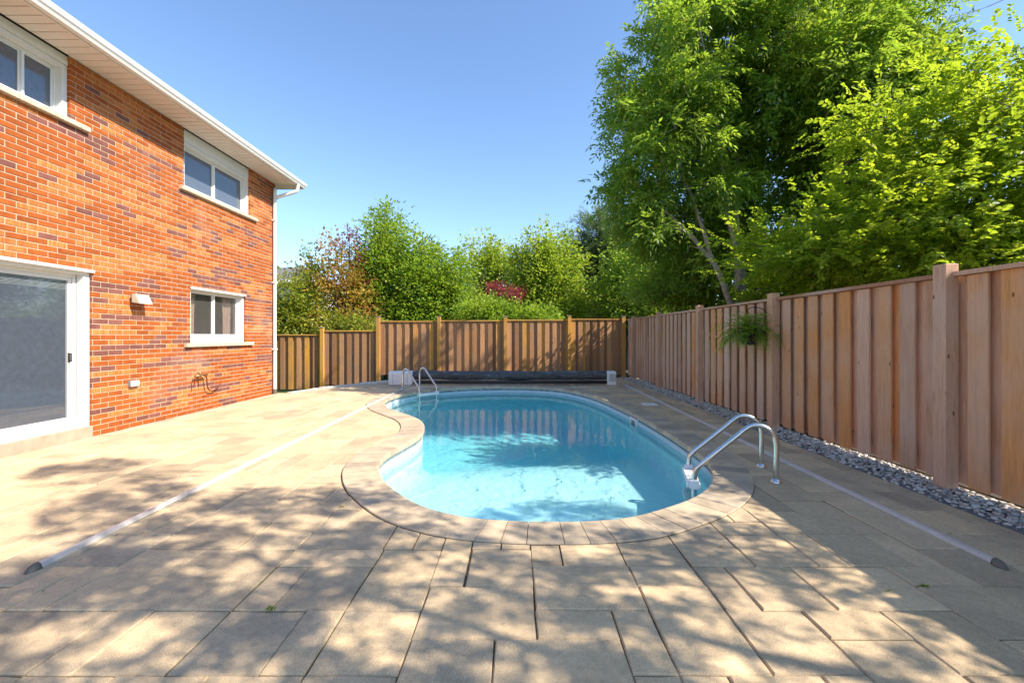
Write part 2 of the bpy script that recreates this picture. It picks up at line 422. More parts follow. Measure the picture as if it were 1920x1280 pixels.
# ------------------------------------------------------------------ ground, deck
def rect(x0, x1, y0, y1): return [(x0, y0), (x1, y0), (x1, y1), (x0, y1)]
hole = rect(-5.2, 3.9, -3.0, 14.2)
v, f = cdt_region(rect(-400, 400, -300, 900), [hole, rect(-14, 14, -10, 60)], lambda x, y: not (-5.2 < x < 3.9 and -3.0 < y < 14.2))
mb = MB(); mb.add([(x, y, -.5) for x, y in v], f); tag(mb.build('ground', M['ground']), kind='structure')
# raised bed of earth behind the right fence
tag(MB().box(3.95, 16, -6, 40, -.6, -.02).build('garden_bed', M['soil']), kind='structure')

DECK = np.array([(-5.56, -3.2), (3.40, -3.2), (3.40, 14.3), (-2.4, 14.3), (-3.55, 12.95), (-4.3, 12.2), (-4.95, 11.3), (-5.3, 10.35), (-5.56, 10.2)])
cop_mid = offset(OUT, .15)
deck = slab('paved_deck', [tuple(p) for p in DECK], [cop_mid.tolist()], lambda x, y: inside(DECK, x, y) and not inside(cop_mid, x, y), -.7, -.012, M['joint'])
tag(deck, kind='structure')

UX = .182; UY = .205; GX0 = .08 - 31 * UX; GY0 = 1.737 - 21 * UY; NX = 49; NY = 83
occ = np.zeros((NX, NY), bool); pav = []
def put(i, j, w, h):
    if i < 0 or j < 0 or i + w > NX or j + h > NY or occ[i:i + w, j:j + h].any(): return False
    occ[i:i + w, j:j + h] = True; pav.append((i, j, w, h)); return True
# the slabs that can be read in the foreground of the photograph: (x units from 0.1, y row from 1.73, w, h)
FRONT = [(-11, 0, 1, 2), (-10, 0, 2, 2), (-8, 0, 2, 2), (-6, 0, 1, 2), (-5, 0, 2, 2), (-14, 0, 3, 2), (-3, 1, 3, 2), (-3, -1, 2, 2), (-1, -1, 3, 2), (0, 1, 2, 1), (0, 2, 3, 2), (0, 4, 1, 2), (1, 4, 2, 2),
         (2, 0, 1, 2), (3, 0, 2, 3), (3, 3, 2, 1), (3, 4, 2, 2), (5, 0, 2, 2), (5, 2, 1, 2), (6, 2, 2, 2), (8, 2, 3, 2), (7, 1, 2, 1), (9, 0, 2, 2), (7, -1, 2, 2), (5, 4, 2, 1), (5, 5, 2, 2), (7, 4, 2, 2), (9, 4, 1, 2), (10, 4, 2, 2), (12, 4, 1, 2),
         (11, 3, 2, 1), (11, 1, 3, 2), (-8, 2, 1, 2), (-7, 2, 2, 2), (-5, 2, 2, 3), (-11, 2, 3, 2), (-13, 2, 2, 3), (-3, 3, 1, 3), (-2, 3, 2, 2), (-5, 5, 1, 2), (-4, 5, 2, 2), (-8, 4, 3, 1), (-11, 4, 3, 1), (-8, 5, 1, 3), (-7, 5, 2, 2), (-10, 5, 2, 2)]
for a, b, w, h in FRONT: put(a + 31, b + 21, w, h)
sizes = [((3, 2), .30), ((2, 2), .26), ((2, 3), .16), ((2, 1), .16), ((1, 2), .12)]
for j in range(NY):
    for i in range(NX):
        if occ[i, j]: continue
        opts = sizes[:]; random.shuffle(opts)
        opts.sort(key=lambda s: -random.random() ** (1 / s[1]))
        for (w, h), _ in opts:
            if put(i, j, w, h): break
        else: put(i, j, 1, 1)
pmesh = {}
def paver_verts(w, h, seed, th=.05):
    r = random.Random(seed); g = .0027; b = .006; W = w * UX - g; H = h * UY - g; res = []
    def ring(ins, z, jit):
        pts = []
        nx = max(1, w); ny = max(1, h)
        cs = [(g + ins, g + ins), (W - ins, g + ins), (W - ins, H - ins), (g + ins, H - ins)]
        for k in range(4):
            (ax, ay), (bx, by) = cs[k], cs[(k + 1) % 4]
            for t in (0, .5): pts.append((ax + (bx - ax) * t, ay + (by - ay) * t, z))
        return pts
    jr = [(r.uniform(-.0035, .0035), r.uniform(-.0035, .0035), 0) for _ in range(8)]
    R0 = [(p[0] + j[0], p[1] + j[1], p[2]) for p, j in zip(ring(0, -th, 0), jr)]
    R1 = [(p[0] + j[0], p[1] + j[1], p[2] - .007) for p, j in zip(ring(0, 0, 0), jr)]
    R2 = [(p[0] + j[0], p[1] + j[1], p[2] + r.uniform(-.0012, .0012)) for p, j in zip(ring(b, 0, 0), jr)]
    v = R0 + R1 + R2; fs = []
    for q in (0, 8):
        for i in range(8):
            k = (i + 1) % 8; fs.append((q + i, q + k, q + 8 + k, q + 8 + i))
    fs.append(tuple(range(16, 24)))
    return v, fs
COPB = offset(OUT, CW * .5)
def clipped(i, j, w, h):
    x0 = GX0 + i * UX + .005; y0 = GY0 + j * UY + .005; x1 = GX0 + (i + w) * UX - .005; y1 = GY0 + (j + h) * UY - .005
    dz = COP_OUT
    d = np.hypot(dz[:, 0] - (x0 + x1) / 2, dz[:, 1] - (y0 + y1) / 2); rad = math.hypot(x1 - x0, y1 - y0) / 2
    corners = [inside(dz, a, b) for a, b in ((x0, y0), (x1, y0), (x1, y1), (x0, y1))]
    if all(corners) and d.min() > .02: return 'in'
    if not any(corners) and not ((dz[:, 0] > x0) & (dz[:, 0] < x1) & (dz[:, 1] > y0) & (dz[:, 1] < y1)).any(): return 'out'
    v, f = cdt_region(rect(x0, x1, y0, y1), [dz.tolist()], lambda x, y: x0 < x < x1 and y0 < y < y1 and not inside(dz, x, y))
    if not f: return 'in'
    area = sum(abs((v[t[1]][0] - v[t[0]][0]) * (v[t[2]][1] - v[t[0]][1]) - (v[t[2]][0] - v[t[0]][0]) * (v[t[1]][1] - v[t[0]][1])) / 2 for t in f)
    if area < .0015: return 'in'
    used = sorted({a for t in f for a in t}); mp = {u: k for k, u in enumerate(used)}
    V = [v[u] for u in used]; F = [tuple(mp[a] for a in t) for t in f]; n = len(V)
    e = {}
    for t in F:
        for k in range(3): e[(t[k], t[(k + 1) % 3])] = 1
    S = [(a, b) for (a, b) in e if (b, a) not in e]
    return [(a - x0, b - y0, -.001) for a, b in V] + [(a - x0, b - y0, -.05) for a, b in V], F + [(b, a, n + a, n + b) for a, b in S]
cand = []; dk = [tuple(p) for p in DECK]
for (i, j, w, h) in pav:
    cx = GX0 + (i + w / 2) * UX; cy = GY0 + (j + h / 2) * UY
    if not inside(DECK, cx, cy) or cx > 3.27: continue
    c = clipped(i, j, w, h)
    if c == 'in': continue
    vis = cy > .9 and abs(cx / max(cy, .1)) < 1.35 and cy > 1.5
    score = (w * h / max(cy, .5) ** 3) if vis else 0
    cand.append((score, i, j, w, h, c))
cand.sort(key=lambda c: -c[0])
rest = MB()
for n, (s_, i, j, w, h, c) in enumerate(cand):
    x = GX0 + i * UX; y = GY0 + j * UY; tz = random.uniform(-.003, .002)
    if c == 'out':
        key = (w, h, random.randrange(4))
        if n < 290:
            if key not in pmesh:
                m_ = MB(); m_.add(*paver_verts(*key)); pmesh[key] = m_.mesh('paver', M['paver'])
            o = link('paver', pmesh[key], deck, (x, y, tz)); o.rotation_euler = (random.gauss(0, .0035), random.gauss(0, .0035), 0)
        else:
            vv, ff = paver_verts(*key); rest.add([(a + x, b + y, z_ + tz) for a, b, z_ in vv], ff)
    else:
        if n < 290: m_ = MB(); m_.add(*c); m_.build('paver', M['paver'], deck, loc=(x, y, tz))
        else: rest.add([(a + x, b + y, z_ + tz) for a, b, z_ in c[0]], c[1])
tag(rest.build('distant_pavers', M['paver'], deck), kind='stuff')
# dark border course beside the gravel
y = -2.6; k = 0; bme = [MB().cbox(.003, .115, .004, .296, -.05, .006, .006).mesh('border_paver', M['border'])]
while y < 14.2:
    xx = 3.37 - .008 * y
    link('border_paver', bme[0], deck, (xx - .01, y, random.uniform(-.003, .003))); y += .3
# edge stones at the far left, where the deck steps down
edge = [(-5.33, 10.42), (-4.98, 11.25), (-4.32, 12.15), (-3.58, 12.9), (-3.0, 13.6), (-2.45, 14.2)]
for (a, b), zz in zip(zip(edge[:-1], edge[1:]), (.0, .01, .035, .04, .04)):
    L = math.dist(a, b); ang = math.atan2(b[1] - a[1], b[0] - a[0]); nn = max(1, round(L / .62))
    for q in range(nn):
        m_ = MB(); l_ = L / nn; m_.cbox(.01, l_ - .01, -.11, .11 + random.uniform(-.02, .02), -.12, zz + random.uniform(0, .02), .015)
        m_.build('kerb_stone', M['limestone'], deck, loc=(a[0] + math.cos(ang) * l_ * q, a[1] + math.sin(ang) * l_ * q, 0), rz=ang + random.uniform(-.05, .05))
# flush grey pavers along the foot of the house wall
yy = 5.95; fm = MB().cbox(0, .13, .004, .296, -.05, .007, .006).mesh('footing_paver', M['coping'])
while yy < 10.0:
    link('footing_paver', fm, deck, (-5.53, yy, random.uniform(-.001, .003)), random.uniform(-.01, .01)); yy += .3

# gravel strip
tag(MB().box(3.385, 3.94, -3, 14.3, -.6, -.03).build('gravel_bed', M['soil']), kind='structure')
N = 9000
t = (1 + 5 ** .5) / 2
ico = np.array([(-1, t, 0), (1, t, 0), (-1, -t, 0), (1, -t, 0), (0, -1, t), (0, 1, t), (0, -1, -t), (0, 1, -t), (t, 0, -1), (t, 0, 1), (-t, 0, -1), (-t, 0, 1)]) / math.sqrt(1 + t * t)
icf = np.array([(0, 11, 5), (0, 5, 1), (0, 1, 7), (0, 7, 10), (0, 10, 11), (1, 5, 9), (5, 11, 4), (11, 10, 2), (10, 7, 6), (7, 1, 8), (3, 9, 4), (3, 4, 2), (3, 2, 6), (3, 6, 8), (3, 8, 9), (4, 9, 5), (2, 4, 11), (6, 2, 10), (8, 6, 7), (9, 8, 1)])
def rots(n, lim=None):
    q = rng.normal(size=(n, 4)); q /= np.linalg.norm(q, axis=1)[:, None]; w, x, y, z = q.T
    return np.stack([1 - 2 * (y * y + z * z), 2 * (x * y - z * w), 2 * (x * z + y * w), 2 * (x * y + z * w), 1 - 2 * (x * x + z * z), 2 * (y * z - x * w), 2 * (x * z - y * w), 2 * (y * z + x * w), 1 - 2 * (x * x + y * y)], -1).reshape(n, 3, 3)
az = rng.uniform(0, 2 * math.pi, N); s3 = np.c_[rng.uniform(.014, .034, N), rng.uniform(.012, .022, N), rng.uniform(.007, .013, N)]
V = ico[None] * s3[:, None] * (1 + rng.normal(0, .08, (N, 12, 1)))
ca, sa = np.cos(az)[:, None], np.sin(az)[:, None]
V = np.stack([V[..., 0] * ca - V[..., 1] * sa, V[..., 0] * sa + V[..., 1] * ca, V[..., 2] + V[..., 0] * rng.normal(0, .25, (N, 1))], -1)
py = 14.2 * rng.uniform(0.03, 1, N) ** 1.25
V += np.c_[rng.uniform(3.395, 3.86, N) - .014 * py, py, rng.uniform(-.022, .012, N)][:, None]
F = (icf[None] + 12 * np.arange(N)[:, None, None]).reshape(-1, 3)
tag(link('gravel', np_mesh('gravel', V.reshape(-1, 3), F, M['pebble'], True)), 'grey and white river pebbles in the strip between deck and right fence', 'gravel', kind='stuff')

# ------------------------------------------------------------------ swimming pool
pool = empty('swimming_pool', (0, 7, 0)); tag(pool, 'kidney shaped inground swimming pool with paver coping and pale blue liner', 'swimming pool')
def wpar(o, p):
    o.parent = p; o.matrix_parent_inverse = p.matrix_world.inverted() if False else o.matrix_parent_inverse
    o.location = Vector(o.location) - Vector(p.location); return o
nO = len(OUT); step = 2
Pi = offset(OUT, -.025); Po = offset(OUT, CW)
segs = list(range(0, nO - (nO % 2), 2)); 
for q in segs:
    a, m, b = q, (q + 1) % nO, (q + 2) % nO
    if q == segs[-1]: b = 0
    def lp(P, i, j, g):   # pull the joint in a little
        d = P[j] - P[i]; return P[i] + d * min(.45, g / max(1e-6, np.linalg.norm(d)))
    g = .0025; hz = .009 + random.uniform(-.002, .002)
    I = [lp(Pi, a, m, g), Pi[m], lp(Pi, b, m, g)]; O = [lp(Po, a, m, g), Po[m], lp(Po, b, m, g)]
    c = sum(I + O) / 6; b_ = .005
    vs = []
    prof = [(0.0, -.045), (-.0, .004), (.03, hz - .001), (.08, hz), (.985, hz), (1.0, hz - .007), (1.0, -.045)]
    for fr_, z in prof:
        for k in range(3):
            p = I[k] * (1 - fr_) + O[k] * fr_; vs.append((p[0] - c[0], p[1] - c[1], z))
    fs = []
    np_ = len(prof)
    for r_ in range(np_ - 1):
        for k in range(2): fs.append((r_ * 3 + k, r_ * 3 + k + 1, r_ * 3 + 4 + k, r_ * 3 + 3 + k))
    fs.append(tuple(r_ * 3 for r_ in range(np_))); fs.append(tuple(r_ * 3 + 2 for r_ in reversed(range(np_))))
    m_ = MB(); m_.add(vs, fs); m_.build('coping_stone', M['coping'], pool, loc=(c[0], c[1] - 7, 0))
# mortar bed under the coping
slab('coping_bed', offset(OUT, CW + .004).tolist(), [OUT.tolist()], lambda x, y: inside(offset(OUT, CW + .004), x, y) and not inside(OUT, x, y), -.10, -.002, M['joint'], pool).location = (0, -7, 0)
# liner: wall and floor
def depth(x, y):
    t_ = min(1, max(0, (y - 5.6 - .25 * x) / 2.6)); t_ = t_ * t_ * (3 - 2 * t_)
    return -(.50 + .42 * t_)
NI = 10; rings = []; Z = []
wall_z = [-.03, -.17, -.33]
V = []; F = []
base = OUT
for z in wall_z: V += [(x, y, z) for x, y in base]
cx, cy = .1, 6.6
axis = np.array([[0.15 if y < 7 else -.3, min(max(y, 4.6), 10.0)] for x, y in base])
fr = [0, .035, .08, .14, .22, .32, .45, .6, .8, 1.0]
for t_ in fr:
    P = base * (1 - t_) + axis * t_
    for (x, y) in P:
        d = depth(x, y); cove = max(0, 1 - t_ / .10) ** 2 * .10
        V.append((x, y, d + cove))
nr = len(wall_z) + len(fr)
for r_ in range(nr - 1):
    for k in range(nO):
        j = (k + 1) % nO; F.append((r_ * nO + k, r_ * nO + j, (r_ + 1) * nO + j, (r_ + 1) * nO + k))
F = [tuple(reversed(q)) for q in F]
m_ = MB(); m_.add(V, F); o = m_.build('liner', M['liner'], pool, smooth=True, loc=(0, -7, 0))
# bead track under the coping, return fitting and skimmer mouth
m_ = MB(); A = offset(OUT, .0); B = offset(OUT, -.012)
for k in range(nO):
    j = (k + 1) % nO
    m_.add([(*A[k], -.036), (*A[j], -.036), (*B[j], -.036), (*B[k], -.036), (*A[k], -.058), (*A[j], -.058), (*B[j], -.058), (*B[k], -.058)], [(3, 2, 6, 7), (4, 5, 6, 7)])
m_.build('liner_bead', M['plastic'], pool, loc=(0, -7, 0))
sk = empty('skimmer_mouth', (1.97, 7.55 - 7, -.14), R(3.5), pool)
m_ = MB(); m_.box(-.045, .03, -.16, -.13, -.09, .07).box(-.045, .03, .13, .16, -.09, .07).box(-.045, .03, -.13, .13, .04, .07).box(-.045, .03, -.13, .13, -.09, -.06)
m_.build('frame', M['plastic'], sk); MB().box(-.02, -.01, -.13, .13, -.06, .04).build('weir', M['lamp_grey'], sk)
# water
WZ = -.165
W_ = offset(OUT, .02); n_ = nO
tag(slab('water', W_.tolist(), [], lambda x, y: inside(W_, x, y), -1.2, WZ, M['water']), kind='structure')

# ladders
def arc_path(ctrl, n=10):
    P = [Vector(c) for c in ctrl]; out = []
    for i in range(len(P) - 1):
        p0 = P[max(0, i - 1)]; p1 = P[i]; p2 = P[i + 1]; p3 = P[min(len(P) - 1, i + 2)]
        for k in range(n):
            t_ = k / n; out.append(.5 * ((2 * p1) + (-p0 + p2) * t_ + (2 * p0 - 5 * p1 + 4 * p2 - p3) * t_ * t_ + (-p0 + 3 * p1 - 3 * p2 + p3) * t_ ** 3))
    return out + [P[-1]]
def ladder(x, y, rz, label, top=.5, back=.62, sep=.25):
    """local +x is out of the pool (deck side), rails at y=+-sep, pool wall at x=0"""
    t_ = empty('pool_ladder', (x, y, 0), rz); tag(t_, label, 'pool ladder', 'steel ladders at the pool edge')
    for s_ in (-1, 1):
        Y = s_ * sep
        ctrl = [(back, Y, .0), (back, Y, .18), (back, Y, .34), (back - .025, Y, top - .07), (back - .10, Y, top - .008), (back - .19, Y, top + .0), (back - .265, Y, top - .05), *[(back - .30 + (-.045 - back + .30) * t1, Y, top - .085 + (.10 - top + .085) * t1) for t1 in (0, .33, .66, 1)], (-.078, Y, .045), (-.09, Y, -.06), (-.09, Y, -.28), (-.09, Y, -.44)]
        MB().tube(arc_path(ctrl, 6), .0235, 14).build('rail', M['steel'], t_, smooth=True)
        MB().lathe([(.0, .032), (.022, .032), (.03, .026), (.05, .012), (.052, .0)], (back, Y, .004), 20).build('flange', M['steel'], t_, smooth=True)
        MB().lathe([(0, 0), (.03, 0), (.034, .03), (.03, .06), (0, .06)], (-.09, Y, -.47), 12).build('bumper', M['plastic'], t_, smooth=True)
    for k, z in enumerate((-.06, -.30)):
        m_ = MB(); m_.cbox(-.15, -.035, -sep - .03, sep + .03, z - .05, z, .008)
        for q in range(4): m_.box(-.145 + q * .028, -.13 + q * .028, -sep + .03, sep - .03, z - .001, z + .003)
        for s_ in (-1, 1): m_.cbox(-.13, -.05, s_ * sep - .034, s_ * sep + .034, z - .06, z + .03, .008)
        m_.build('step', M['plastic'], t_)
    return t_
ladder(1.80, 4.42, R(-15), 'stainless steel ladder standing at the near right pool edge', .50, .60)
ladder(-2.24, 10.86, R(137), 'smaller looking steel ladder at the far left pool edge by the cover reel', .50, .62)

# cover tracks
def track(x0, y0, x1, y1, label):
    L = math.dist((x0, y0), (x1, y1)); a = math.atan2(y1 - y0, x1 - x0)
    t_ = empty('cover_track', (x0, y0, .0), a); tag(t_, label, 'pool cover track', 'pool cover tracks laid along the deck')
    m_ = MB(); z = .028
    for (a_, b_, z1) in ((-.016, -.010, z), (-.003, .007, z + .002), (.012, .016, z)): m_.box(.06, L, a_, b_, .001, z1)
    m_.build('rail', M['alu'], t_)
    MB().box(.06, L, -.010, -.003, .001, .014).build('groove', M['dark_rubber'], t_)
    MB().box(.06, L, .007, .012, .001, .016).build('groove', M['dark_rubber'], t_)
    m_ = MB(); n = 12; vs = [(0, 0, .04)]; 
    for r_, z_ in ((.35, .038), (.7, .03), (1, .004)):
        for k in range(n + 1):
            q = math.pi / 2 + math.pi * k / n; vs.append((.065 + .07 * r_ * math.cos(q), .030 * r_ * math.sin(q), z_))
    vs[0] = (.065, 0, .04); fs = [(0, 1 + k, 2 + k) for k in range(n)]
    for r_ in range(2):
        for k in range(n): a_ = 1 + r_ * (n + 1) + k; fs.append((a_, a_ + n + 1, a_ + n + 2, a_ + 1))
    e = [1 + r_ * (n + 1) for r_ in range(3)]; f_ = [1 + r_ * (n + 1) + n for r_ in range(3)]
    fs.append((0, *f_, *reversed(e)))
    m_.add(vs, fs); m_.build('end_cap', M['capgrey'], t_, smooth=True)
track(-2.71, 2.46, -2.86, 12.0, 'long aluminium cover track running along the left house side of the deck')
track(2.74, 2.51, 2.84, 12.0, 'long aluminium cover track between the pool and the right fence')

# cover reel
reel = empty('pool_cover_reel', (-.2, 12.15, 0)); tag(reel, 'black rolled pool cover on a long reel with white end housings before the back fence', 'pool cover reel')
nx_, na = 120, 22; V = []; F = []
for i in range(nx_ + 1):
    x = -2.65 + 5.25 * i / nx_
    for k in range(na):
        a = 2 * math.pi * k / na
        r = .118 + .026 * noise.noise(Vector((x * 1.3 + a * .9, math.cos(a) * 1.5, math.sin(a) * 1.5 + x * .5))) + .012 * noise.noise(Vector((x * 4 + a * 1.5, a * 3, 1)))
        V.append((x, r * math.cos(a), .255 + r * math.sin(a) - .01 * math.sin(math.pi * i / nx_)))
for i in range(nx_):
    for k in range(na): j = (k + 1) % na; F.append((i * na + k, i * na + j, (i + 1) * na + j, (i + 1) * na + k))
m_ = MB(); m_.add(V, F); m_.build('rolled_cover', M['cover'], reel, smooth=True)
MB().tube([(-2.6, -.10, .075), (2.66, -.10, .075)], .045, 14).build('leading_bar', M['dark_rubber'], reel, smooth=True)
MB().tube([(-2.6, -.03, .15), (2.6, -.03, .15)], .02, 10).build('leading_bar', M['alu'], reel, smooth=True)
def housing(x0, x1, parent):
    h = MB(); pr = [(-.17, .0), (.17, .0), (.17, .30), (.14, .365), (-.12, .365), (-.17, .32)]
    n = len(pr); vs = [(x0, a, b) for a, b in pr] + [(x1, a, b) for a, b in pr]
    h.add(vs, [tuple(range(n)), tuple(reversed(range(n, 2 * n)))] + [(i, n + i, n + (i + 1) % n, (i + 1) % n) for i in range(n)])
    o = h.build('end_housing', M['plastic'], parent)
    bv = o.modifiers.new('bevel', 'BEVEL'); bv.width = .018; bv.segments = 3
    return o
h1 = housing(-3.28, -2.64, reel); MB().box(-3.16, -3.15, -.174, -.168, .05, .31).box(-2.78, -2.77, -.174, -.168, .05, .31).build('panel_seam', M['lamp_grey'], h1)
h2 = housing(2.58, 2.82, reel)
m_ = MB()
for k in range(5): m_.box(2.64 + k * .035, 2.655 + k * .035, -.176, -.169, .10, .30)
m_.build('vent_slot', M['lamp_grey'], h2)
# skimmer lid in the paving
lid = empty('skimmer_lid', (2.52, 8.6, 0)); tag(lid, 'white rectangular skimmer lid let into the paving right of the pool', 'skimmer lid')
MB().cbox(-.13, .13, -.13, .13, -.02, .012, .006).build('cover_plate', M['plastic'], lid)
MB().lathe([(0, .0135), (.015, .0135), (.018, .012)], (.0, .0, 0), 10).build('finger_hole', M['lamp_grey'], lid)

# ------------------------------------------------------------------ fences
def board_mesh(w, th, h, mat, name='board', seed=0):
    r = random.Random(seed); m_ = MB(); c = .004
    dx = r.uniform(-.003, .003)
    p = [(0, 0), (th, 0), (th, w), (0, w)]
    m_.add([(c, 0, 0), (th, 0, 0), (th, w, 0), (c, w, 0), (0, c, 0), (0, w - c, 0), (c, 0 + dx, h), (th, dx, h), (th, w + dx, h), (c, w + dx, h), (0, c + dx, h), (0, w - c + dx, h)],
           [(0, 1, 7, 6), (1, 2, 8, 7), (2, 3, 9, 8), (3, 5, 11, 9), (5, 4, 10, 11), (4, 0, 6, 10), (6, 7, 8, 9, 11, 10), (0, 4, 5, 3, 2, 1)])
    return m_.mesh(name, mat)
FX = lambda y: 3.80 - .0175 * y
fr_ = empty('board_fence', (FX(0), 0, 0), R(1.0)); tag(fr_, 'long shaded cedar fence of overlapping boards along the right side behind the gravel', 'fence')
posts = [-1.04, 1.44, 3.88, 6.42, 8.93, 11.35, 13.7]
bm_front = [board_mesh(.165, .02, 1.765, M['cedar'], seed=s_) for s_ in range(3)]
bm_back = [board_mesh(.205, .02, 1.765, M['cedar'], seed=s_ + 9) for s_ in range(3)]
ph = MB(); ph.cbox(-.055, .055, -.06, .06, -.1, 1.925, .006); pmr = ph.mesh('post', M['cedar'])
PER = .257; y = -1.3; k = 0
for p in posts: link('post', pmr, fr_, (-.035, p, random.uniform(-.005, .005)))
for a, b in zip([-1.9] + posts, posts + [14.62]):
    a0 = a + .06; b0 = b - .06; n = max(1, round((b0 - a0) / PER)); per = (b0 - a0) / n
    for q in range(n):
        link('board', random.choice(bm_back), fr_, (.050, a0 + q * per + .118, .055))
        link('board', random.choice(bm_front), fr_, (-.0, a0 + q * per + .002, .05 + random.uniform(-.004, .004)))
for a, b in zip([-1.9] + posts, posts + [14.62]):
    a0 = a + .058; b0 = b - .058
    MB().box(-.032, .068, a0, b0, 1.822, 1.858).build('top_rail', M['cedar'], fr_)
    MB().box(.072, .108, a0, b0, .22, .31).box(.072, .108, a0, b0, 1.5, 1.59).build('back_rail', M['cedar'], fr_)
# back fence
BY = 14.6
bf = empty('board_fence', (0, BY, 0)); tag(bf, 'sunlit weathered board fence across the back of the yard stepping down at the left', 'fence')
bposts = [(-8.35, 1.50, -.62), (-6.38, 1.58, -.62), (-4.555, 1.92, -.5), (-2.58, 1.93, -.3), (-.42, 1.93, -.1), (1.66, 1.95, -.1), (3.42, 1.93, -.1)]
secs = [(-8.35, -6.38, 1.36, -.42), (-6.38, -4.555, 1.49, -.28), (-4.555, -2.58, 1.80, .05), (-2.58, -.42, 1.82, .05), (-.42, 1.66, 1.84, .05), (1.66, 3.42, 1.87, .05)]
for x, z1, z0 in bposts:
    m_ = MB(); m_.cbox(-.055, .055, -.05, .05, z0, z1, .006); p_ = m_.build('post', M['post_back'], bf, loc=(x, -.035, 0))
    MB().cbox(-.066, .066, -.062, .062, z1, z1 + .025, .01).build('post_cap', M['bark'], p_)
rb = random.Random(3)
for a, b, z1, z0 in secs:
    a0 = a + .056; b0 = b - .056; n = round((b0 - a0) / .252); per = (b0 - a0) / n
    H = z1 - z0 - .03
    for q in range(n):
        fw = rb.choice([.14, .145, .138])
        o = link('board', board_mesh(per - fw + .03, .018, H, M['cedar_back'], seed=rb.random()), bf, (a0 + q * per + fw - .015, .045, z0)); o.rotation_euler.z = R(-90); o.location.y += 0
        o.rotation_euler.z = R(-90); o.location = (a0 + q * per + fw - .012, .045 + .018, z0); o.rotation_euler.z = R(-90)
        o.scale = (1, 1, 1)
        o2 = link('board', board_mesh(fw, .02, H, M['cedar_back'], seed=rb.random()), bf, (a0 + q * per, .02, z0))
        o2.rotation_euler.z = R(-90)
    MB().box(a0, b0, -.03, .07, z1 - .028, z1 + .008).build('top_rail', M['post_back'], bf)
    MB().box(a0, b0, .066, .10, z0 + .2, z0 + .29).build('back_rail', M['cedar_back'], bf)

# ------------------------------------------------------------------ the house
HX = -5.55; HY1 = 10.22; HY0 = 1.0; SZ = 4.77
house = empty('brick_house', (HX, 6, 0)); tag(house, 'two storey house of orange red brick with white windows and eaves on the left', 'house')
def hp(o): return o
def hbuild(mb, name, mat, parent=None, smooth=False):
    """world-coordinate mesh re-based under the house or one of its parts"""
    p = parent or house; off = Vector((HX, 6, 0))
    mb.v = [(x - off.x, y - off.y, z - off.z) for x, y, z in mb.v]
    return mb.build(name, mat, p, smooth)
OPEN = [(3.9, 5.83, .0, 2.17),      # patio door
        (7.58, 9.12, 1.12, 2.15),   # lower window
        (7.435, 9.27, 3.72, 4.78),  # upper right window
        (4.70, 5.55, 3.92, 4.78)]    # upper left window
# wall core with openings
ys = sorted({HY0, HY1} | {o[0] for o in OPEN} | {o[1] for o in OPEN}); zs = sorted({-.5, SZ} | {min(o[2], SZ) for o in OPEN} | {min(o[3], SZ) for o in OPEN})
m_ = MB()
def blocked(y, z): return any(o[0] < y < o[1] and o[2] < z < o[3] for o in OPEN)
for a, b in zip(ys[:-1], ys[1:]):
    z0 = None
    for c, d in zip(zs[:-1], zs[1:]):
        if blocked((a + b) / 2, (c + d) / 2):
            if z0 is not None: m_.box(HX - .25, HX - .006, a, b, z0, c); z0 = None
        elif z0 is None: z0 = c
    if z0 is not None: m_.box(HX - .25, HX - .006, a, b, z0, SZ)
m_.box(-13.5, HX - .25, HY1 - .25, HY1, -.5, SZ).box(-13.5, HX - .25, HY0, HY0 + .25, -.5, SZ).box(-13.5, -13.3, HY0 + .25, HY1 - .25, -.5, SZ)
wall = hbuild(m_, 'wall', M['mortar'])
# bricks
CHH = .07; BL = .2224; JO = .0105
def rect_minus(r, o):
    a, b, c, d = r; oa, ob, oc, od = o
    if b <= oa or a >= ob or d <= oc or c >= od: return [r]
    out = []
    if a < oa: out.append((a, oa, c, d))
    if b > ob: out.append((ob, b, c, d))
    m0, m1 = max(a, oa), min(b, ob)
    if c < oc: out.append((m0, m1, c, oc))
    if d > od: out.append((m0, m1, od, d))
    return out
bricks = []; rbk = random.Random(11); state = 0; colgrid = {}
ncourse = int(SZ / CHH)
for k in range(-2, ncourse + 1):
    z0 = k * CHH + JO / 2; z1 = (k + 1) * CHH - JO / 2
    if z1 > SZ: z1 = SZ - .002
    if z1 - z0 < .012: continue
    ph_ = 6.068 + (0 if k % 2 else BL / 2)
    i0 = int(math.floor((HY0 - ph_) / BL)); i1 = int(math.ceil((HY1 - ph_) / BL)); c = 0
    for i in range(i0, i1 + 1):
        if rbk.random() < .62:
            u = rbk.random(); below = colgrid.get((k - 1, i), 0)
            c = (below if rbk.random() < .25 else (1 if u < .25 else 2 if u < .43 else 0))
        colgrid[(k, i)] = c
        a = max(HY0, ph_ + i * BL + JO / 2); b = min(HY1 + .004, ph_ + (i + 1) * BL - JO / 2)
        if b - a < .03: continue
        rs = [(a, b, z0, z1)]
        for o in OPEN: rs = [q for r_ in rs for q in rect_minus(r_, (o[0] + .003, o[1] - .003, o[2] + .003, o[3] - .003))]
        for r_ in rs:
            if r_[1] - r_[0] > .006 and r_[3] - r_[2] > .01: bricks.append((r_, c))
def bscore(b):
    (a, e, c, d), _ = b; y = (a + e) / 2; z = (c + d) / 2
    X = 972 + 840 * HX / y; Y = 630 - 840 * (z - CH) / y
    if X < 5 or Y < 5 or X > 520: return 0
    return (972 + 840 * HX / e - (972 + 840 * HX / a)) * (840 * (d - c) / y)
bricks.sort(key=lambda b: -bscore(b))
bmesh_c = {}; bm_mats = [M['brick_red'], M['brick_amber'], M['brick_plum']]; st_ = MB(); nind = 0
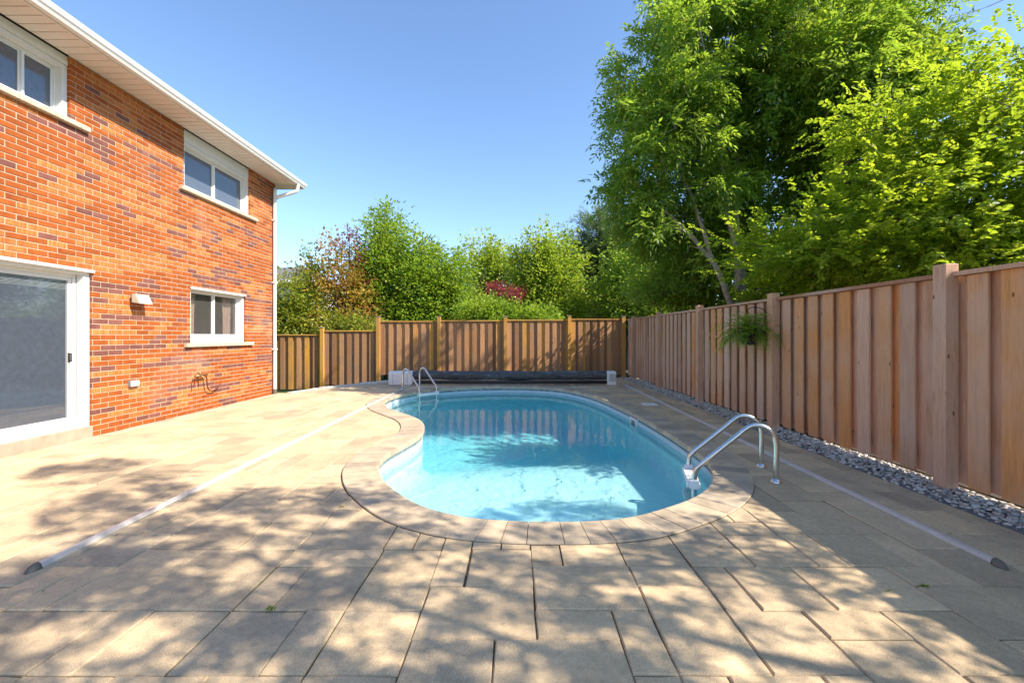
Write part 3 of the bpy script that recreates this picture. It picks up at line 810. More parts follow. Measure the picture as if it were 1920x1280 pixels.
def brick_geo(L, H, dep=.10):
    c = .003
    v = [(-dep, 0, 0), (-c, 0, 0), (0, c, c), (0, L - c, c), (-c, L, 0), (-dep, L, 0), (-dep, 0, H), (-c, 0, H), (0, c, H - c), (0, L - c, H - c), (-c, L, H), (-dep, L, H)]
    return v, [(2, 3, 9, 8), (1, 2, 8, 7), (3, 4, 10, 9), (0, 1, 7, 6), (4, 5, 11, 10), (7, 8, 9, 10), (6, 7, 10, 11), (1, 4, 3, 2), (0, 5, 4, 1)]
for (r_, c) in bricks:
    L = r_[1] - r_[0]; H = r_[3] - r_[2]; dx = rbk.uniform(-.0015, .0015)
    if nind < 300:
        key = (round(L, 3), round(H, 3), c)
        if key not in bmesh_c:
            q = MB(); q.add(*brick_geo(L, H)); bmesh_c[key] = q.mesh('brick', bm_mats[c])
        link('brick', bmesh_c[key], wall, (dx, r_[0] - 6, r_[2])); nind += 1
    else:
        v, f = brick_geo(L, H); st_.k = c; st_.add([(x + dx, y + r_[0] - 6, z + r_[2]) for x, y, z in v], f)
tag(st_.build('brickwork', bm_mats, wall), kind='stuff')

def ring(m, x0, x1, y0, y1, z0, z1, w, wb=None, wt=None):
    wb = w if wb is None else wb; wt = w if wt is None else wt
    m.box(x0, x1, y0, y0 + w, z0, z1).box(x0, x1, y1 - w, y1, z0, z1)
    m.box(x0, x1, y0 + w, y1 - w, z0, z0 + wb).box(x0, x1, y0 + w, y1 - w, z1 - wt, z1)
    return m
def window(y0, y1, z0, z1, glass, sill=(.1, .2), head=0, wb=.07, curtain=False):
    w = empty('window', (0, 0, 0), parent=house)
    if head:   # siding boards closing the gap under the eave
        hd = MB(); hh = head / 2
        for q in range(2): hd.box(HX - .09, HX - .035 + .006 * (1 - q), y0 + .003, y1 - .003, z1 - head + q * hh + .004, z1 - head + (q + 1) * hh - .001)
        hbuild(hd, 'head_panel', M['white'], w); z1 -= head
    hbuild(ring(MB(), HX - .15, HX - .04, y0 + .002, y1 - .002, z0 + .002, z1 - .002, .062, wb, .045), 'casing', M['white'], w)
    a, b, c, d = y0 + .065, y1 - .065, z0 + wb + .004, z1 - .05
    hbuild(ring(MB(), HX - .20, HX - .115, a, b, c, d, .022), 'frame', M['white'], w)
    mid = (a + b) / 2
    hbuild(MB().box(HX - .165, HX - .118, mid - .014, mid + .014, c + .022, d - .022), 'mullion', M['white'], w)
    for (p, q, dx) in ((a + .022, mid - .012, .145), (mid + .012, b - .022, .135)):
        sh = ring(MB(), HX - dx - .02, HX - dx, p, q, c + .022, d - .022, .018)
        sa = hbuild(sh, 'sash', M['white'], w)
        hbuild(MB().box(HX - dx - .012, HX - dx - .008, p + .018, q - .018, c + .04, d - .04), 'pane', M[glass], w)
    if curtain:
        for (p, q) in ((a + .06, a + .36), (b - .34, b - .05)):
            cm = MB(); n = 36; vs = []
            for i in range(n + 1):
                t_ = i / n
                for z, sc_ in ((c, .75), (c + (d - c) * .55, .8), (d - .04, 1)):
                    yy_ = p + (q - p) * (.5 + (t_ - .5) * sc_)
                    vs.append((HX - .225 + .02 * math.sin(t_ * 30), yy_, z))
            fs = [(i * 3 + k, i * 3 + 3 + k, i * 3 + 4 + k, i * 3 + 1 + k) for i in range(n) for k in range(2)]
            cm.add(vs, fs); hbuild(cm, 'curtain', M['curtain'], w, True)
    rm = MB(); rm.box(HX - 1.2, HX - 1.19, y0 - .2, y1 + .2, z0 - .2, z1 + .1); hbuild(rm, 'room_backing', M['room'], w)
    sm = MB(); sl = MB().cbox(HX - .06, HX + .055, y0 - sill[0], y1 + sill[1], z0 - .065, z0 - .001, .006)
    hbuild(sl, 'sill', M['stone_sill'], w)
    return w
window(7.58, 9.12, 1.19, 2.15, 'glass_low', (.14, .2), 0, .11, True)
window(7.435, 9.27, 3.785, 4.765, 'glass_up', (.11, .2), .20, .05)
window(4.70, 5.55, 3.985, 4.765, 'glass_up', (.11, .21), .12, .05)
# drip cap on lower window
hbuild(MB().box(HX - .05, HX + .015, 7.585, 9.118, 2.115, 2.148), 'drip_cap', M['white'])
# patio door
door = empty('patio_door', parent=house)
y0, y1, z0, z1 = 3.9, 5.83, .15, 2.165
hbuild(ring(MB(), HX - .16, HX - .03, y0 + .003, y1 - .004, z0, z1, .085, .035, .07), 'casing', M['white'], door)
hbuild(MB().box(HX - .05, HX + .03, y0, y1 + .012, z1 - .035, z1 + .0), 'drip_cap', M['white'], door)
hbuild(ring(MB(), HX - .20, HX - .115, y0 + .088, y1 - .089, z0 + .035, z1 - .07, .05, .03, .045), 'frame', M['white'], door)
a, b, c, d = y0 + .139, y1 - .14, z0 + .067, z1 - .117
mid = (a + b) / 2
for (p, q, dx) in ((a, mid + .03, .16), (mid - .03, b, .125)):
    leaf = hbuild(ring(MB(), HX - dx - .03, HX - dx, p, q, c, d, .06, .07, .04), 'door_leaf', M['white'], door)
    hbuild(MB().box(HX - dx - .018, HX - dx - .012, p + .06, q - .06, c + .07, d - .04), 'pane', M['glass_door'], door)
    if q == b:
        bl = MB()
        for k in range(7): bl.box(HX - dx - .012 + .001, HX - dx - .009, p + .062, q - .062, d - .15 + k * .0155, d - .16 + k * .0155 + .012)
        hbuild(bl, 'blind', M['blind'], door)
        hbuild(MB().box(HX - dx, HX - dx + .012, q - .048, q - .03, .98, 1.10).box(HX - dx + .012, HX - dx + .03, q - .045, q - .033, .99, 1.0).box(HX - dx + .012, HX - dx + .03, q - .045, q - .033, 1.08, 1.09).box(HX - dx + .03, HX - dx + .036, q - .046, q - .032, .985, 1.095), 'handle', M['black_plastic'], door)
hbuild(MB().box(HX - .128, HX - .122, b + .001, b + .012, c, d).box(HX - .118, HX - .112, y1 - .100, y1 - .0885, c - .03, d + .03).box(HX - .128, HX - .122, b - .06, b - .054, c + .07, d - .04), 'reveal_shade_strip', M['lamp_grey'], door)  # thin grey strips standing in for the shaded reveal lines of the door frame
hbuild(MB().box(HX - .115, HX - .035, y0 + .09, y1 - .09, z0 + .036, z0 + .048).box(HX - .075, HX - .07, y0 + .09, y1 - .09, z0 + .048, z0 + .06), 'threshold', M['alu'], door)
hbuild(MB().cbox(HX - .24, HX + .015, y0 - .25, y1 - .003, -.3, .149, .006), 'door_step', M['concrete'])
# eaves: soffit panels, fascia, gutter, roof, downspout
roof = empty('roof', parent=house)
EY = 10.56; GX = -4.98
yy = HY0 - .3
rs = random.Random(5)
while yy < EY - .02:
    e = min(yy + .40, EY - .012); m_ = MB(); w_ = (e - yy) / 3; ok = 0
    for q in range(3):
        a = yy + q * w_; b = a + w_; zc = SZ + .006
        m_.box(HX + .001 if a < HY1 and b < HY1 + .01 else -6.2, GX - .13, a + .006, b - .006, zc - .008, zc + .004)
    m_.box(-5.56, GX - .13, yy + .001, e - .001, SZ + .012, SZ + .020)
    hbuild(m_, 'soffit_panel', M['soffit'], roof); yy += .40
hbuild(MB().box(-13.9, HX - .002, HY1 + .006, EY - .013, SZ + .018, SZ + .03), 'soffit_panel', M['soffit'], roof)
hbuild(MB().box(GX - .13, GX - .11, HY0 - .3, EY - .01, SZ - .014, SZ + .14), 'fascia', M['soffit'], roof)
hbuild(MB().box(-9.5, GX - .13, EY - .012, EY, SZ - .012, SZ + .13), 'fascia', M['white'], roof)
# K-style gutter profile swept along y
prof = [(GX - .108, SZ + .105), (GX - .108, SZ + .0), (GX - .045, SZ + .0), (GX - .03, SZ + .03), (GX - .012, SZ + .05), (GX - .002, SZ + .085), (GX - .002, SZ + .105), (GX - .018, SZ + .105), (GX - .018, SZ + .09)]
m_ = MB(); n = len(prof); vs = [(x, HY0 - .3, z) for x, z in prof] + [(x, EY, z) for x, z in prof]
m_.add(vs, [(i, i + 1, n + i + 1, n + i) for i in range(n - 1)] + [tuple(n + i for i in range(n))])
g_ = hbuild(m_, 'gutter', M['white'], roof)
rf = MB(); zt = SZ + .12; RX = -9.5
rf.add([(GX - .06, HY0 - .3, zt), (GX - .06, EY, zt), (RX, EY, zt + 1.9), (RX, HY0 - .3, zt + 1.9), (-14, EY, zt), (-14, HY0 - .3, zt),
        (GX - .06, HY0 - .3, zt - .02), (GX - .06, EY, zt - .02), (-14, EY, zt - .02), (-14, HY0 - .3, zt - .02)],
       [(0, 1, 2, 3), (3, 2, 4, 5), (0, 3, 5, 9, 6), (1, 7, 8, 4, 2), (6, 7, 1, 0), (9, 8, 7, 6)])
hbuild(rf, 'roof_slope', M['roof'], roof)
# downspout
ds = MB()
px, pyy = HX + .045, 10.12
path = [(GX - .07, 10.25, SZ + .0), (GX - .075, 10.25, SZ - .10), (GX - .12, 10.23, SZ - .17), (px + .10, 10.15, SZ - .30), (px + .015, 10.125, SZ - .36), (px, pyy, SZ - .46), (px, pyy, .10), (px, pyy, .02)]
ds.tube(arc_path(path, 5), .038, 10)
dso = hbuild(ds, 'downspout', M['white'], None, True)
hbuild(MB().tube([(px, pyy, .0), (px, pyy, .12)], .047, 10), 'drain_boot', M['capgrey'], dso)
for z in (1.0, 2.5, 3.9): hbuild(MB().box(HX, px + .041, pyy - .05, pyy + .05, z, z + .03), 'strap', M['white'], dso)

# wall lamp
lamp = empty('wall_lamp', (HX, 6.49, 1.85)); tag(lamp, 'angular cream and grey outdoor lamp on the brick wall between door and window', 'wall lamp')
MB().cbox(.0, .035, -.075, .075, -.065, .065, .006).build('back_plate', M['lamp_grey'], lamp)
MB().box(.035, .09, -.05, .05, -.05, .05).build('bracket', M['lamp_grey'], lamp)
m_ = MB(); m_.add([(.05, -.115, -.055), (.05, .115, -.055), (.16, .115, -.075), (.16, -.115, -.075), (.05, -.115, .06), (.05, .115, .06), (.10, .115, .062), (.10, -.115, .062)],
    [(3, 2, 1, 0), (4, 5, 6, 7), (0, 1, 5, 4), (1, 2, 6, 5), (2, 3, 7, 6), (3, 0, 4, 7)]); m_.build('lamp_head', M['lamp_cream'], lamp)
# outlet box
ob = empty('outlet_box', (HX, 6.44, .63)); tag(ob, 'small grey outlet cover low on the brick wall under the lamp', 'outlet box')
MB().cbox(0, .035, -.075, .075, -.045, .045, .006).build('housing', M['lamp_grey'], ob); MB().cbox(.035, .045, -.07, .07, -.04, .042, .003).build('lid', M['blind'], ob)
# tap with hose stub
tp = empty('garden_tap', (HX, 7.72, .62)); tag(tp, 'old brass garden tap with short brown hose under the lower window', 'garden tap')
MB().tube([(0, 0, 0), (.09, 0, 0), (.12, 0, -.01)], .016, 10).tube([(.06, 0, 0), (.06, 0, .05)], .01, 8).tube([(.11, 0, 0), (.13, 0, -.05)], .013, 10).build('spout', M['brass'], tp, True)
MB().lathe([(0, .05), (.03, .05), (.034, .056), (.03, .064), (0, .064)], (.06, 0, 0), 12).build('handle', M['brass'], tp)
MB().tube([(.07, -.12, .01), (.07, .16, .01)], .018, 10).build('manifold', M['brass'], tp, True)
MB().tube(arc_path([(.07, .13, 0), (.075, .15, -.06), (.07, .17, -.16), (.06, .22, -.25), (.05, .32, -.29), (.045, .44, -.27), (.04, .53, -.22), (.04, .56, -.19)], 6), .011, 8).build('hose', M['hose'], tp, True)
MB().tube(arc_path([(.07, -.12, .0), (.075, -.14, -.05), (.06, -.13, -.12), (.07, -.15, -.18)], 5), .009, 8).build('hose', M['hose'], tp, True)

# ------------------------------------------------------------------ vegetation
def leaf_quad(L, w, fold=.25):
    """one leaf along +x: 2 quads folded on the midrib"""
    v = np.array([(0, 0, 0), (L * .30, w * .5, w * fold), (L * .68, w * .42, w * fold * .8), (L, 0, 0), (L * .68, -w * .42, w * fold * .8), (L * .30, -w * .5, w * fold)])
    return v, np.array([(0, 1, 2, 3), (0, 3, 4, 5)])
def leaf_simple(L, w, fold=.2):
    return np.array([(0, 0, 0), (L * .42, w * .5, w * fold), (L, 0, 0), (L * .42, -w * .5, w * fold)]), np.array([(0, 1, 2, 3)])
def place_leaf(parts, lf, pos, d, n):
    d = np.array(d, float); d /= np.linalg.norm(d); n = np.array(n, float); y = np.cross(n, d)
    ly = np.linalg.norm(y); y = y / ly if ly > 1e-6 else np.array([0, 1, 0]); z = np.cross(d, y)
    V, F = lf; parts.append((V @ np.array([d, y, z]) + np.array(pos), F))
def merge(parts):
    V = []; F = []; n = 0
    for v, f in parts: V.append(v); F.append(f + n); n += len(v)
    return np.vstack(V), np.vstack(F)
def spray(kind, s, seed):
    r = np.random.default_rng(seed); P = []
    if kind == 'ash':      # twig with drooping compound leaves
        for k in range(7):
            a = r.uniform(0, 6.28); b = k / 7 * .35 * s
            base_ = np.array([b, 0, 0]); d = np.array([.55, math.cos(a), math.sin(a)]); d /= np.linalg.norm(d)
            L = r.uniform(.20, .30) * s
            for q in range(4):
                t_ = (q + .8) / 4; p = base_ + d * L * t_ + np.array([0, 0, -.35 * L * t_ * t_])
                dd = d + np.array([0, 0, -.7 * t_]); side = np.cross(d, [0, 0, 1]); side /= np.linalg.norm(side) + 1e-6
                for sg in (-1, 1) if q < 3 else (0,):
                    lf = leaf_simple(r.uniform(.085, .125) * s, .042 * s)
                    place_leaf(P, lf, p, dd * .7 + side * sg * .9 + r.normal(0, .15, 3), r.normal(0, .35, 3) + np.array([0, 0, 1]))
    elif kind == 'broad':
        for k in range(11):
            b = (k / 11) * .40 * s; sg = 1 if k % 2 else -1
            p = np.array([b, 0, -.1 * b]) + r.normal(0, .012 * s, 3)
            d = np.array([.6, sg * .8, -.25]) + r.normal(0, .25, 3)
            place_leaf(P, leaf_quad(r.uniform(.075, .12) * s, r.uniform(.05, .075) * s), p, d, np.array([0, 0, 1]) + r.normal(0, .35, 3))
    elif kind == 'small':
        for k in range(13):
            p = r.normal(0, .12 * s, 3); p[0] = abs(p[0]) * 1.6
            d = p + r.normal(0, .12, 3) + np.array([.1, 0, -.05])
            place_leaf(P, leaf_simple(r.uniform(.07, .13) * s, r.uniform(.045, .07) * s), p, d, np.array([0, 0, 1]) + r.normal(0, .5, 3))
    elif kind == 'needle':
        for k in range(30):
            b = (k / 30) * .4 * s; a = r.uniform(0, 6.28); d = np.array([.8, math.cos(a) * .8, math.sin(a) * .8])
            place_leaf(P, leaf_simple(r.uniform(.10, .15) * s, .016 * s, .0), np.array([b, 0, 0]), d, np.array([0, 0, 1]) + r.normal(0, .5, 3))
    return merge(P)
SPR = {}
def foliage(points, dirs, kind, scale, jitter=.25):
    """stack sprays at points along dirs (vectorised)"""
    if (kind,) not in SPR: SPR[(kind,)] = [spray(kind, 1.0, s_) for s_ in range(6)]
    T = SPR[(kind,)]; points = np.asarray(points); dirs = np.asarray(dirs); VV = []; FF = []; n0 = 0
    which = rng.integers(0, len(T), len(points))
    for k in range(len(T)):
        idx = np.nonzero(which == k)[0]
        if not len(idx): continue
        V, F = T[k]; P = points[idx]; D = dirs[idx] + rng.normal(0, jitter, (len(idx), 3)); D /= np.linalg.norm(D, axis=1)[:, None]
        up = np.array([[0, 0, 1.]]) + rng.normal(0, .25, (len(idx), 3))
        Y = np.cross(up, D); Y /= np.linalg.norm(Y, axis=1)[:, None] + 1e-9; Zz = np.cross(D, Y)
        Rm = np.stack([D, Y, Zz], 1); S = scale * rng.uniform(.75, 1.25, (len(idx), 1, 1))
        W = np.einsum('vk,nkj->nvj', V, Rm) * S + P[:, None]
        VV.append(W.reshape(-1, 3)); FF.append((F[None] + len(V) * np.arange(len(idx))[:, None, None] + n0).reshape(-1, F.shape[1])); n0 += len(idx) * len(V)
    return np.vstack(VV), np.vstack(FF)
def tree(name, label, cat, base_, limbs, lobes, n, kind, scale, leaf, bark='bark', r0=.12, gap=.0, group=None, shell=.42, twigs=260, extra=None, droop=0.0, seed=1):
    """base_: world point; limbs: lists of points (relative) from the base; lobes: (centre, radii, weight) relative"""
    r = np.random.default_rng(seed); rd = random.Random(seed)
    t_ = empty(name, base_); tag(t_, label, cat, group)
    lw = np.array([l[1][0] * l[1][1] * l[1][2] * (l[2] if len(l) > 2 else 1) for l in lobes], float); lw /= lw.sum()
    P = []; D = []; CL = 6 if n > 500 else 3
    while len(P) < n / CL:
        k = r.choice(len(lobes), p=lw); c = np.array(lobes[k][0], float); rad = np.array(lobes[k][1], float)
        d = r.normal(size=3); d /= np.linalg.norm(d); u = r.random() ** shell
        lump = 1 + .28 * noise.noise(Vector((d * 2.2 + c * .7).tolist())) + .16 * noise.noise(Vector((d * 6 + c).tolist()))
        p = c + d * rad * u * lump
        if gap and noise.noise(Vector((p * (1.1 / max(.4, rad.mean() ** .5)) + seed).tolist())) < gap - .5 * (1 - u): continue
        P.append(p); D.append(d * np.array([1, 1, .6]) + np.array([0, 0, .25 - droop]))
    P = np.array(P); D = np.array(D); C0 = P.copy()
    sg = (.17 * scale if kind != 'broad' else .19) if n > 240 else .08
    Q = P[:, None] + r.normal(0, 1, (len(P), CL, 3)) * np.array([sg, sg, sg * .75]); Q[:, 0] = P
    dd_ = D / (np.linalg.norm(D, axis=1)[:, None] + 1e-9)
    D = (dd_[:, None] * .8 + (Q - P[:, None]) / sg * .45).reshape(-1, 3); P = Q.reshape(-1, 3)
    wx = P[:, 0] + base_[0]; wy = P[:, 1] + base_[1]; wz = P[:, 2] + base_[2]      # the fence keeps the foliage off
    ok = ~((wx < 4.35) & (wx > 2.5) & (wy < 14) & (wz < 2.28)) & ~((wy < 15.0) & (wy > 13.6) & (wz < 2.1))
    P = P[ok]; D = D[ok]
    # branches
    wood = MB(); nodes = []
    def limb(pts, ra, rb_):
        q = arc_path(pts, 5); m = len(q); rr = [ra + (rb_ - ra) * (i / (m - 1)) ** .8 for i in range(m)]
        q = [a + Vector((rd.gauss(0, .012), rd.gauss(0, .012), 0)) * (1 if 0 < i < m - 1 else 0) for i, a in enumerate(q)]
        wood.tube(q, rr, 8 if ra > .03 else 5, False); nodes.extend([(np.array(a), b) for a, b in zip(q[2:], rr[2:])])
    for pts, ra, rb_ in limbs: limb(pts, ra, rb_)
    order = np.argsort(np.linalg.norm(P - np.array(nodes[len(nodes) // 3][0]), axis=1)); pick = order[:: max(1, len(order) // twigs)]
    NP = [a for a, _ in nodes]; NR = [b for _, b in nodes]
    pick = [i for i in pick if i < len(P)]
    for i in pick:
        A = np.array(NP); d2 = ((A - P[i]) ** 2).sum(1) + np.maximum(0, A[:, 2] - P[i][2]) * 2
        j = int(d2.argmin()); a = A[j]; ra = min(NR[j] * .55, .022 * scale ** .3 + .01); b = P[i]
        m1 = a + (b - a) * .4 + r.normal(0, .06, 3) * np.linalg.norm(b - a) + np.array([0, 0, .05]); m2 = a + (b - a) * .75 + r.normal(0, .05, 3) * np.linalg.norm(b - a)
        pts = [Vector(q.tolist()) for q in (a, m1, m2, b)]; rr = [max(ra, .006), max(.005, ra * .75), max(.004, ra * .5), .003]
        wood.tube(pts, rr, 4, False)
        for q, w in zip((m1, m2, b), rr[1:]): NP.append(q); NR.append(w)
    wood.build('trunk', M[bark], t_, smooth=True)
    V, F = foliage(P, D, kind, scale)
    link('crown', np_mesh('crown', V, F, M[leaf]), t_)
    if extra:
        for (nm, lobes2, n2, leaf2) in extra:
            P2 = []; D2 = []
            for _ in range(n2):
                c, rad = lobes2[r.integers(len(lobes2))]; d = r.normal(size=3); d /= np.linalg.norm(d); P2.append(np.array(c) + d * np.array(rad) * r.random() ** .5); D2.append(d)
            V, F = foliage(P2, D2, kind, scale); link(nm, np_mesh(nm, V, F, M[leaf2]), t_)
    return t_

def at(X, Y, y):   # photograph pixel -> world point at depth y
    return ((X - 972) * y / 840, y, CH + (630 - Y) * y / 840)
def vlimbs(h, lean=0, n=4, r=.09, spread=.5, seed=0):
    rd = random.Random(seed); L = [([(0, 0, -.2), (lean * .3, 0, h * .35), (lean * .7, 0, h * .7), (lean, 0, h)], r, .012)]
    for k in range(n):
        a = k * 2.4 + rd.random(); z = h * rd.uniform(.2, .5); s_ = h * spread * rd.uniform(.4, .7)
        L.append(([(lean * z / h, 0, z), (math.cos(a) * s_ * .5, math.sin(a) * s_ * .5, z + h * .16), (math.cos(a) * s_, math.sin(a) * s_, z + h * .36)], r * .5, .01))
    return L

# the big ash behind the right fence
ax, ay, _ = at(1388, 0, 9.6)
tree('ash_tree', 'tall dark green multi-stemmed ash tree rising behind the right fence beside the back corner', 'tree', (ax, ay, -.02),
     [([(0, 0, -.2), (.02, 0, 1.2), (0, .05, 2.4), (-.05, .1, 4.0), (0, .1, 5.6), (.1, .1, 7.6)], .15, .03),
      ([(0, 0, 1.5), (-.35, -.1, 2.3), (-.75, -.2, 3.1), (-1.15, -.3, 4.2), (-1.7, -.4, 5.6)], .09, .02),
      ([(-.55, -.15, 2.75), (-1.2, -.2, 3.5), (-1.9, -.3, 4.1), (-2.7, -.2, 4.9)], .055, .015),
      ([(0, 0, 1.5), (.45, -.2, 2.4), (1.1, -.4, 3.4), (1.8, -.5, 4.6), (2.5, -.5, 5.9)], .09, .02),
      ([(.05, 0, 1.9), (.3, .5, 3.2), (.6, 1.1, 5.0), (.8, 1.5, 6.8)], .08, .02),
      ([(-.02, 0, 2.6), (-.5, -.4, 4.2), (-.9, -.7, 6.0), (-1.2, -.8, 7.6)], .06, .015)],
     [((-1.5, -.2, 4.9), (1.5, 1.5, 1.5)), ((-1.7, 0, 6.1), (1.2, 1.3, 1.2)), ((-.4, 0, 7.2), (1.7, 1.8, 1.7)), ((1.5, 0, 7.0), (1.9, 1.8, 2.0)), ((.5, 1.1, 5.0), (1.8, 1.2, 1.5)), ((2.4, -.3, 5.4), (1.7, 1.5, 1.6)),
      ((-.3, 1.3, 3.6), (1.8, 1.0, .9)), ((-2.0, .6, 4.2), (1.0, 1.0, .8)), ((-.3, .3, 8.6), (1.6, 1.6, 1.2)), ((1.4, 1.2, 3.6), (1.7, 1.0, 1.0)), ((2.6, .4, 7.0), (1.5, 1.4, 1.8)), ((3.2, .2, 4.4), (1.3, 1.2, 1.2)), ((1.5, -1.3, 6.3), (1.3, .9, 1.2)), ((.4, -1.2, 7.6), (1.2, .9, 1.0))],
     5200, 'ash', 1.0, 'ash_leaf', r0=.15, gap=-.06, twigs=420, droop=.25, seed=4)
# bright lime tree nearer the camera
lx, ly, _ = at(1822, 0, 5.9)
tree('lime_leaved_tree', 'bright yellow green backlit tree leaning over the right fence above its tallest near post', 'tree', (lx, ly, -.02),
     [([(0, 0, -.2), (.0, 0, 1.2), (.06, 0, 2.2), (.1, 0, 3.2), (.2, 0, 4.4)], .085, .02),
      ([(.02, 0, 1.7), (-.4, -.1, 2.2), (-.9, -.1, 2.7), (-1.5, 0, 3.2)], .045, .012),
      ([(.02, 0, 1.5), (.5, -.1, 2.4), (1.0, -.1, 3.2), (1.4, 0, 4.2)], .045, .012),
      ([(0, 0, 1.5), (-.5, .4, 2.0), (-1.3, .8, 2.2), (-2.1, 1.2, 2.4)], .035, .010)],
     [((-.5, 0, 3.0), (1.2, 1.2, 1.0)), ((.6, -.1, 3.4), (1.3, 1.2, 1.2)), ((-1.4, .6, 2.6), (1.1, 1.0, .8)), ((-1.9, 1.4, 2.5), (1.0, .9, .6)), ((.2, 0, 4.3), (1.1, 1.0, .6)), ((1.2, 0, 2.4), (1.1, 1.2, .9)), ((-.3, -.2, 2.2), (1.2, .9, .55)), ((-.6, .3, 4.2), (.9, .9, .7)), ((1.0, .2, 4.9), (.9, .8, .6), .5)],
     6600, 'broad', .64, 'lime_leaf', 'bark_dark', gap=-.16, twigs=300, seed=9, droop=.1)
# bushes behind the right fence, under the ash
tree('tall_shrub', 'dark green shrub hanging over the back corner of the right fence', 'shrub', (4.5, 12.6, -.02), vlimbs(3.4, 0, 5, .06, .5, 2),
     [((-.3, 0, 2.6), (1.0, 1.2, 1.3)), ((-.7, -1.0, 2.2), (.7, 1.0, .9)), ((.5, -.8, 3.2), (1.2, 1.2, 1.2)), ((-.75, .6, 2.0), (.55, .7, .6))], 1700, 'small', 1.0, 'green_leaf', 'bark_dark', seed=12, gap=-.2)
tree('tall_shrub', 'mid green shrub filling the space behind the fence beside the ash trunk', 'shrub', (6.6, 10.8, -.02), vlimbs(3.2, 0, 5, .06, .6, 3),
     [((0, 0, 2.2), (1.7, 1.4, 1.4)), ((1.6, 0, 3.0), (1.6, 1.4, 1.6)), ((-1.2, .8, 2.4), (1.0, 1.0, 1.3))], 1700, 'small', 1.15, 'ash_leaf', 'bark_dark', seed=13, gap=-.2)
tree('tall_shrub', 'light green shrub showing low between the ash and the lime leaved tree', 'shrub', (5.6, 8.1, -.02), vlimbs(2.6, 0, 5, .05, .6, 4),
     [((0, 0, 2.2), (1.2, 1.2, .9)), ((1.3, .2, 2.5), (1.3, 1.1, 1.0)), ((-.9, .3, 2.0), (.7, .9, .55))], 1900, 'broad', .78, 'green_leaf', 'bark_dark', seed=14, gap=-.2)
# tree standing right of the camera, whose crown dapples the foreground
tree('shade_tree', 'tree behind the right fence beside the camera whose crown dapples the foreground paving', 'tree', (6.4, -.4, -.02),
     [([(0, 0, -.2), (.02, 0, 1.6), (0, .05, 3.2), (-.05, .1, 5.0), (0, .1, 7.0)], .14, .03),
      ([(0, 0, 2.2), (-.8, .1, 3.2), (-1.8, .5, 4.6), (-2.8, 1.0, 5.4)], .07, .02), ([(0, 0, 2.4), (.2, .8, 3.4), (.2, 1.3, 4.6)], .07, .02), ([(0, 0, 3.2), (-.6, -.6, 4.6), (-1.0, -1.2, 6.2)], .06, .02)],
     [((-2.2, .7, 5.0), (2.0, 1.3, .8)), ((-1.0, .9, 3.9), (1.1, 1.0, .6), 1.3), ((-3.4, 1.6, 5.6), (.7, .6, .4), 2.2), ((-3.0, 1.4, 7.5), (.6, .5, .4), 1.5), ((-.8, 2.5, 4.9), (.7, .6, .4), 1.2), ((-2.6, -.5, 5.4), (1.8, .9, .8))],
     330, 'ash', .95, 'ash_leaf', gap=-.3, twigs=260, seed=21)
# trees beyond the back fence: name, label, X centre, depth, [(X, Y, rx px, rz px)], n, kind, leaf
def btree(name, label, cat, X, y, blobs, n, kind, scale, leaf, seed, gap=-.2, base=-.5, dep=1.0, h=None, bark='bark_dark', extra=None, group=None, twigs=150, shell=.42):
    bx = (X - 972) * y / 840; lobes = []
    for (bX, bY, rx, rz) in blobs:
        p = at(bX, bY, y); k = y / 840; lobes.append(((p[0] - bx, random.uniform(-.3, .3), p[2] - base), (rx * k, max(rx * k, .6) * dep, rz * k)))
    H = h or max(l[0][2] + l[1][2] * .4 for l in lobes)
    return tree(name, label, cat, (bx, y, base), vlimbs(H, 0, 6, .10, .35, seed), lobes, n, kind, scale, leaf, bark, gap=gap, seed=seed, extra=extra, group=group, twigs=twigs, shell=shell)
G = 'trees beyond the back fence'
btree('hedge_shrub', 'yellow green bushy shrub against the downspout behind the lowest fence step', 'shrub', 545, 16.5, [(530, 560, 22, 50), (552, 590, 26, 55), (575, 615, 24, 40), (535, 620, 40, 40), (600, 650, 40, 25)], 900, 'small', 1.35, 'olive_leaf', 31)
btree('autumn_tree', 'thin tree turning orange and brown with its crown leaning left', 'tree', 640, 17.5, [(626, 480, 11, 40), (632, 530, 24, 42), (612, 575, 26, 42), (655, 560, 22, 50), (680, 600, 24, 45), (598, 520, 10, 35), (640, 620, 45, 25)], 700, 'small', 1.35, 'autumn_leaf', 32, gap=.0, group=G)
btree('young_poplar', 'slim dark green young tree left of the orange autumn tree', 'tree', 583, 17.0, [(580, 490, 7, 26), (583, 530, 13, 34), (580, 580, 18, 35)], 150, 'small', 1.2, 'green_leaf', 33, group=G)
btree('green_tree', 'tallest pointed fresh green tree behind the left part of the back fence', 'tree', 722, 19, [(729, 412, 11, 26), (726, 450, 24, 34), (700, 440, 10, 30), (712, 490, 36, 42), (738, 520, 30, 45), (716, 565, 50, 50), (690, 530, 24, 50), (690, 610, 35, 28)], 2300, 'small', 1.35, 'green_leaf', 34, group=G)
btree('green_tree', 'second pointed green tree right of the tallest one', 'tree', 795, 18.5, [(793, 458, 10, 22), (795, 495, 22, 32), (785, 540, 36, 42), (812, 560, 34, 48), (790, 600, 50, 34), (768, 520, 14, 30)], 1700, 'small', 1.35, 'green_leaf', 35, group=G)
btree('green_tree', 'small pointed green tree right of the two taller ones', 'tree', 853, 18.8, [(848, 488, 8, 20), (852, 520, 18, 28), (862, 560, 26, 40), (848, 600, 30, 30)], 750, 'small', 1.3, 'green_leaf', 36, group=G)
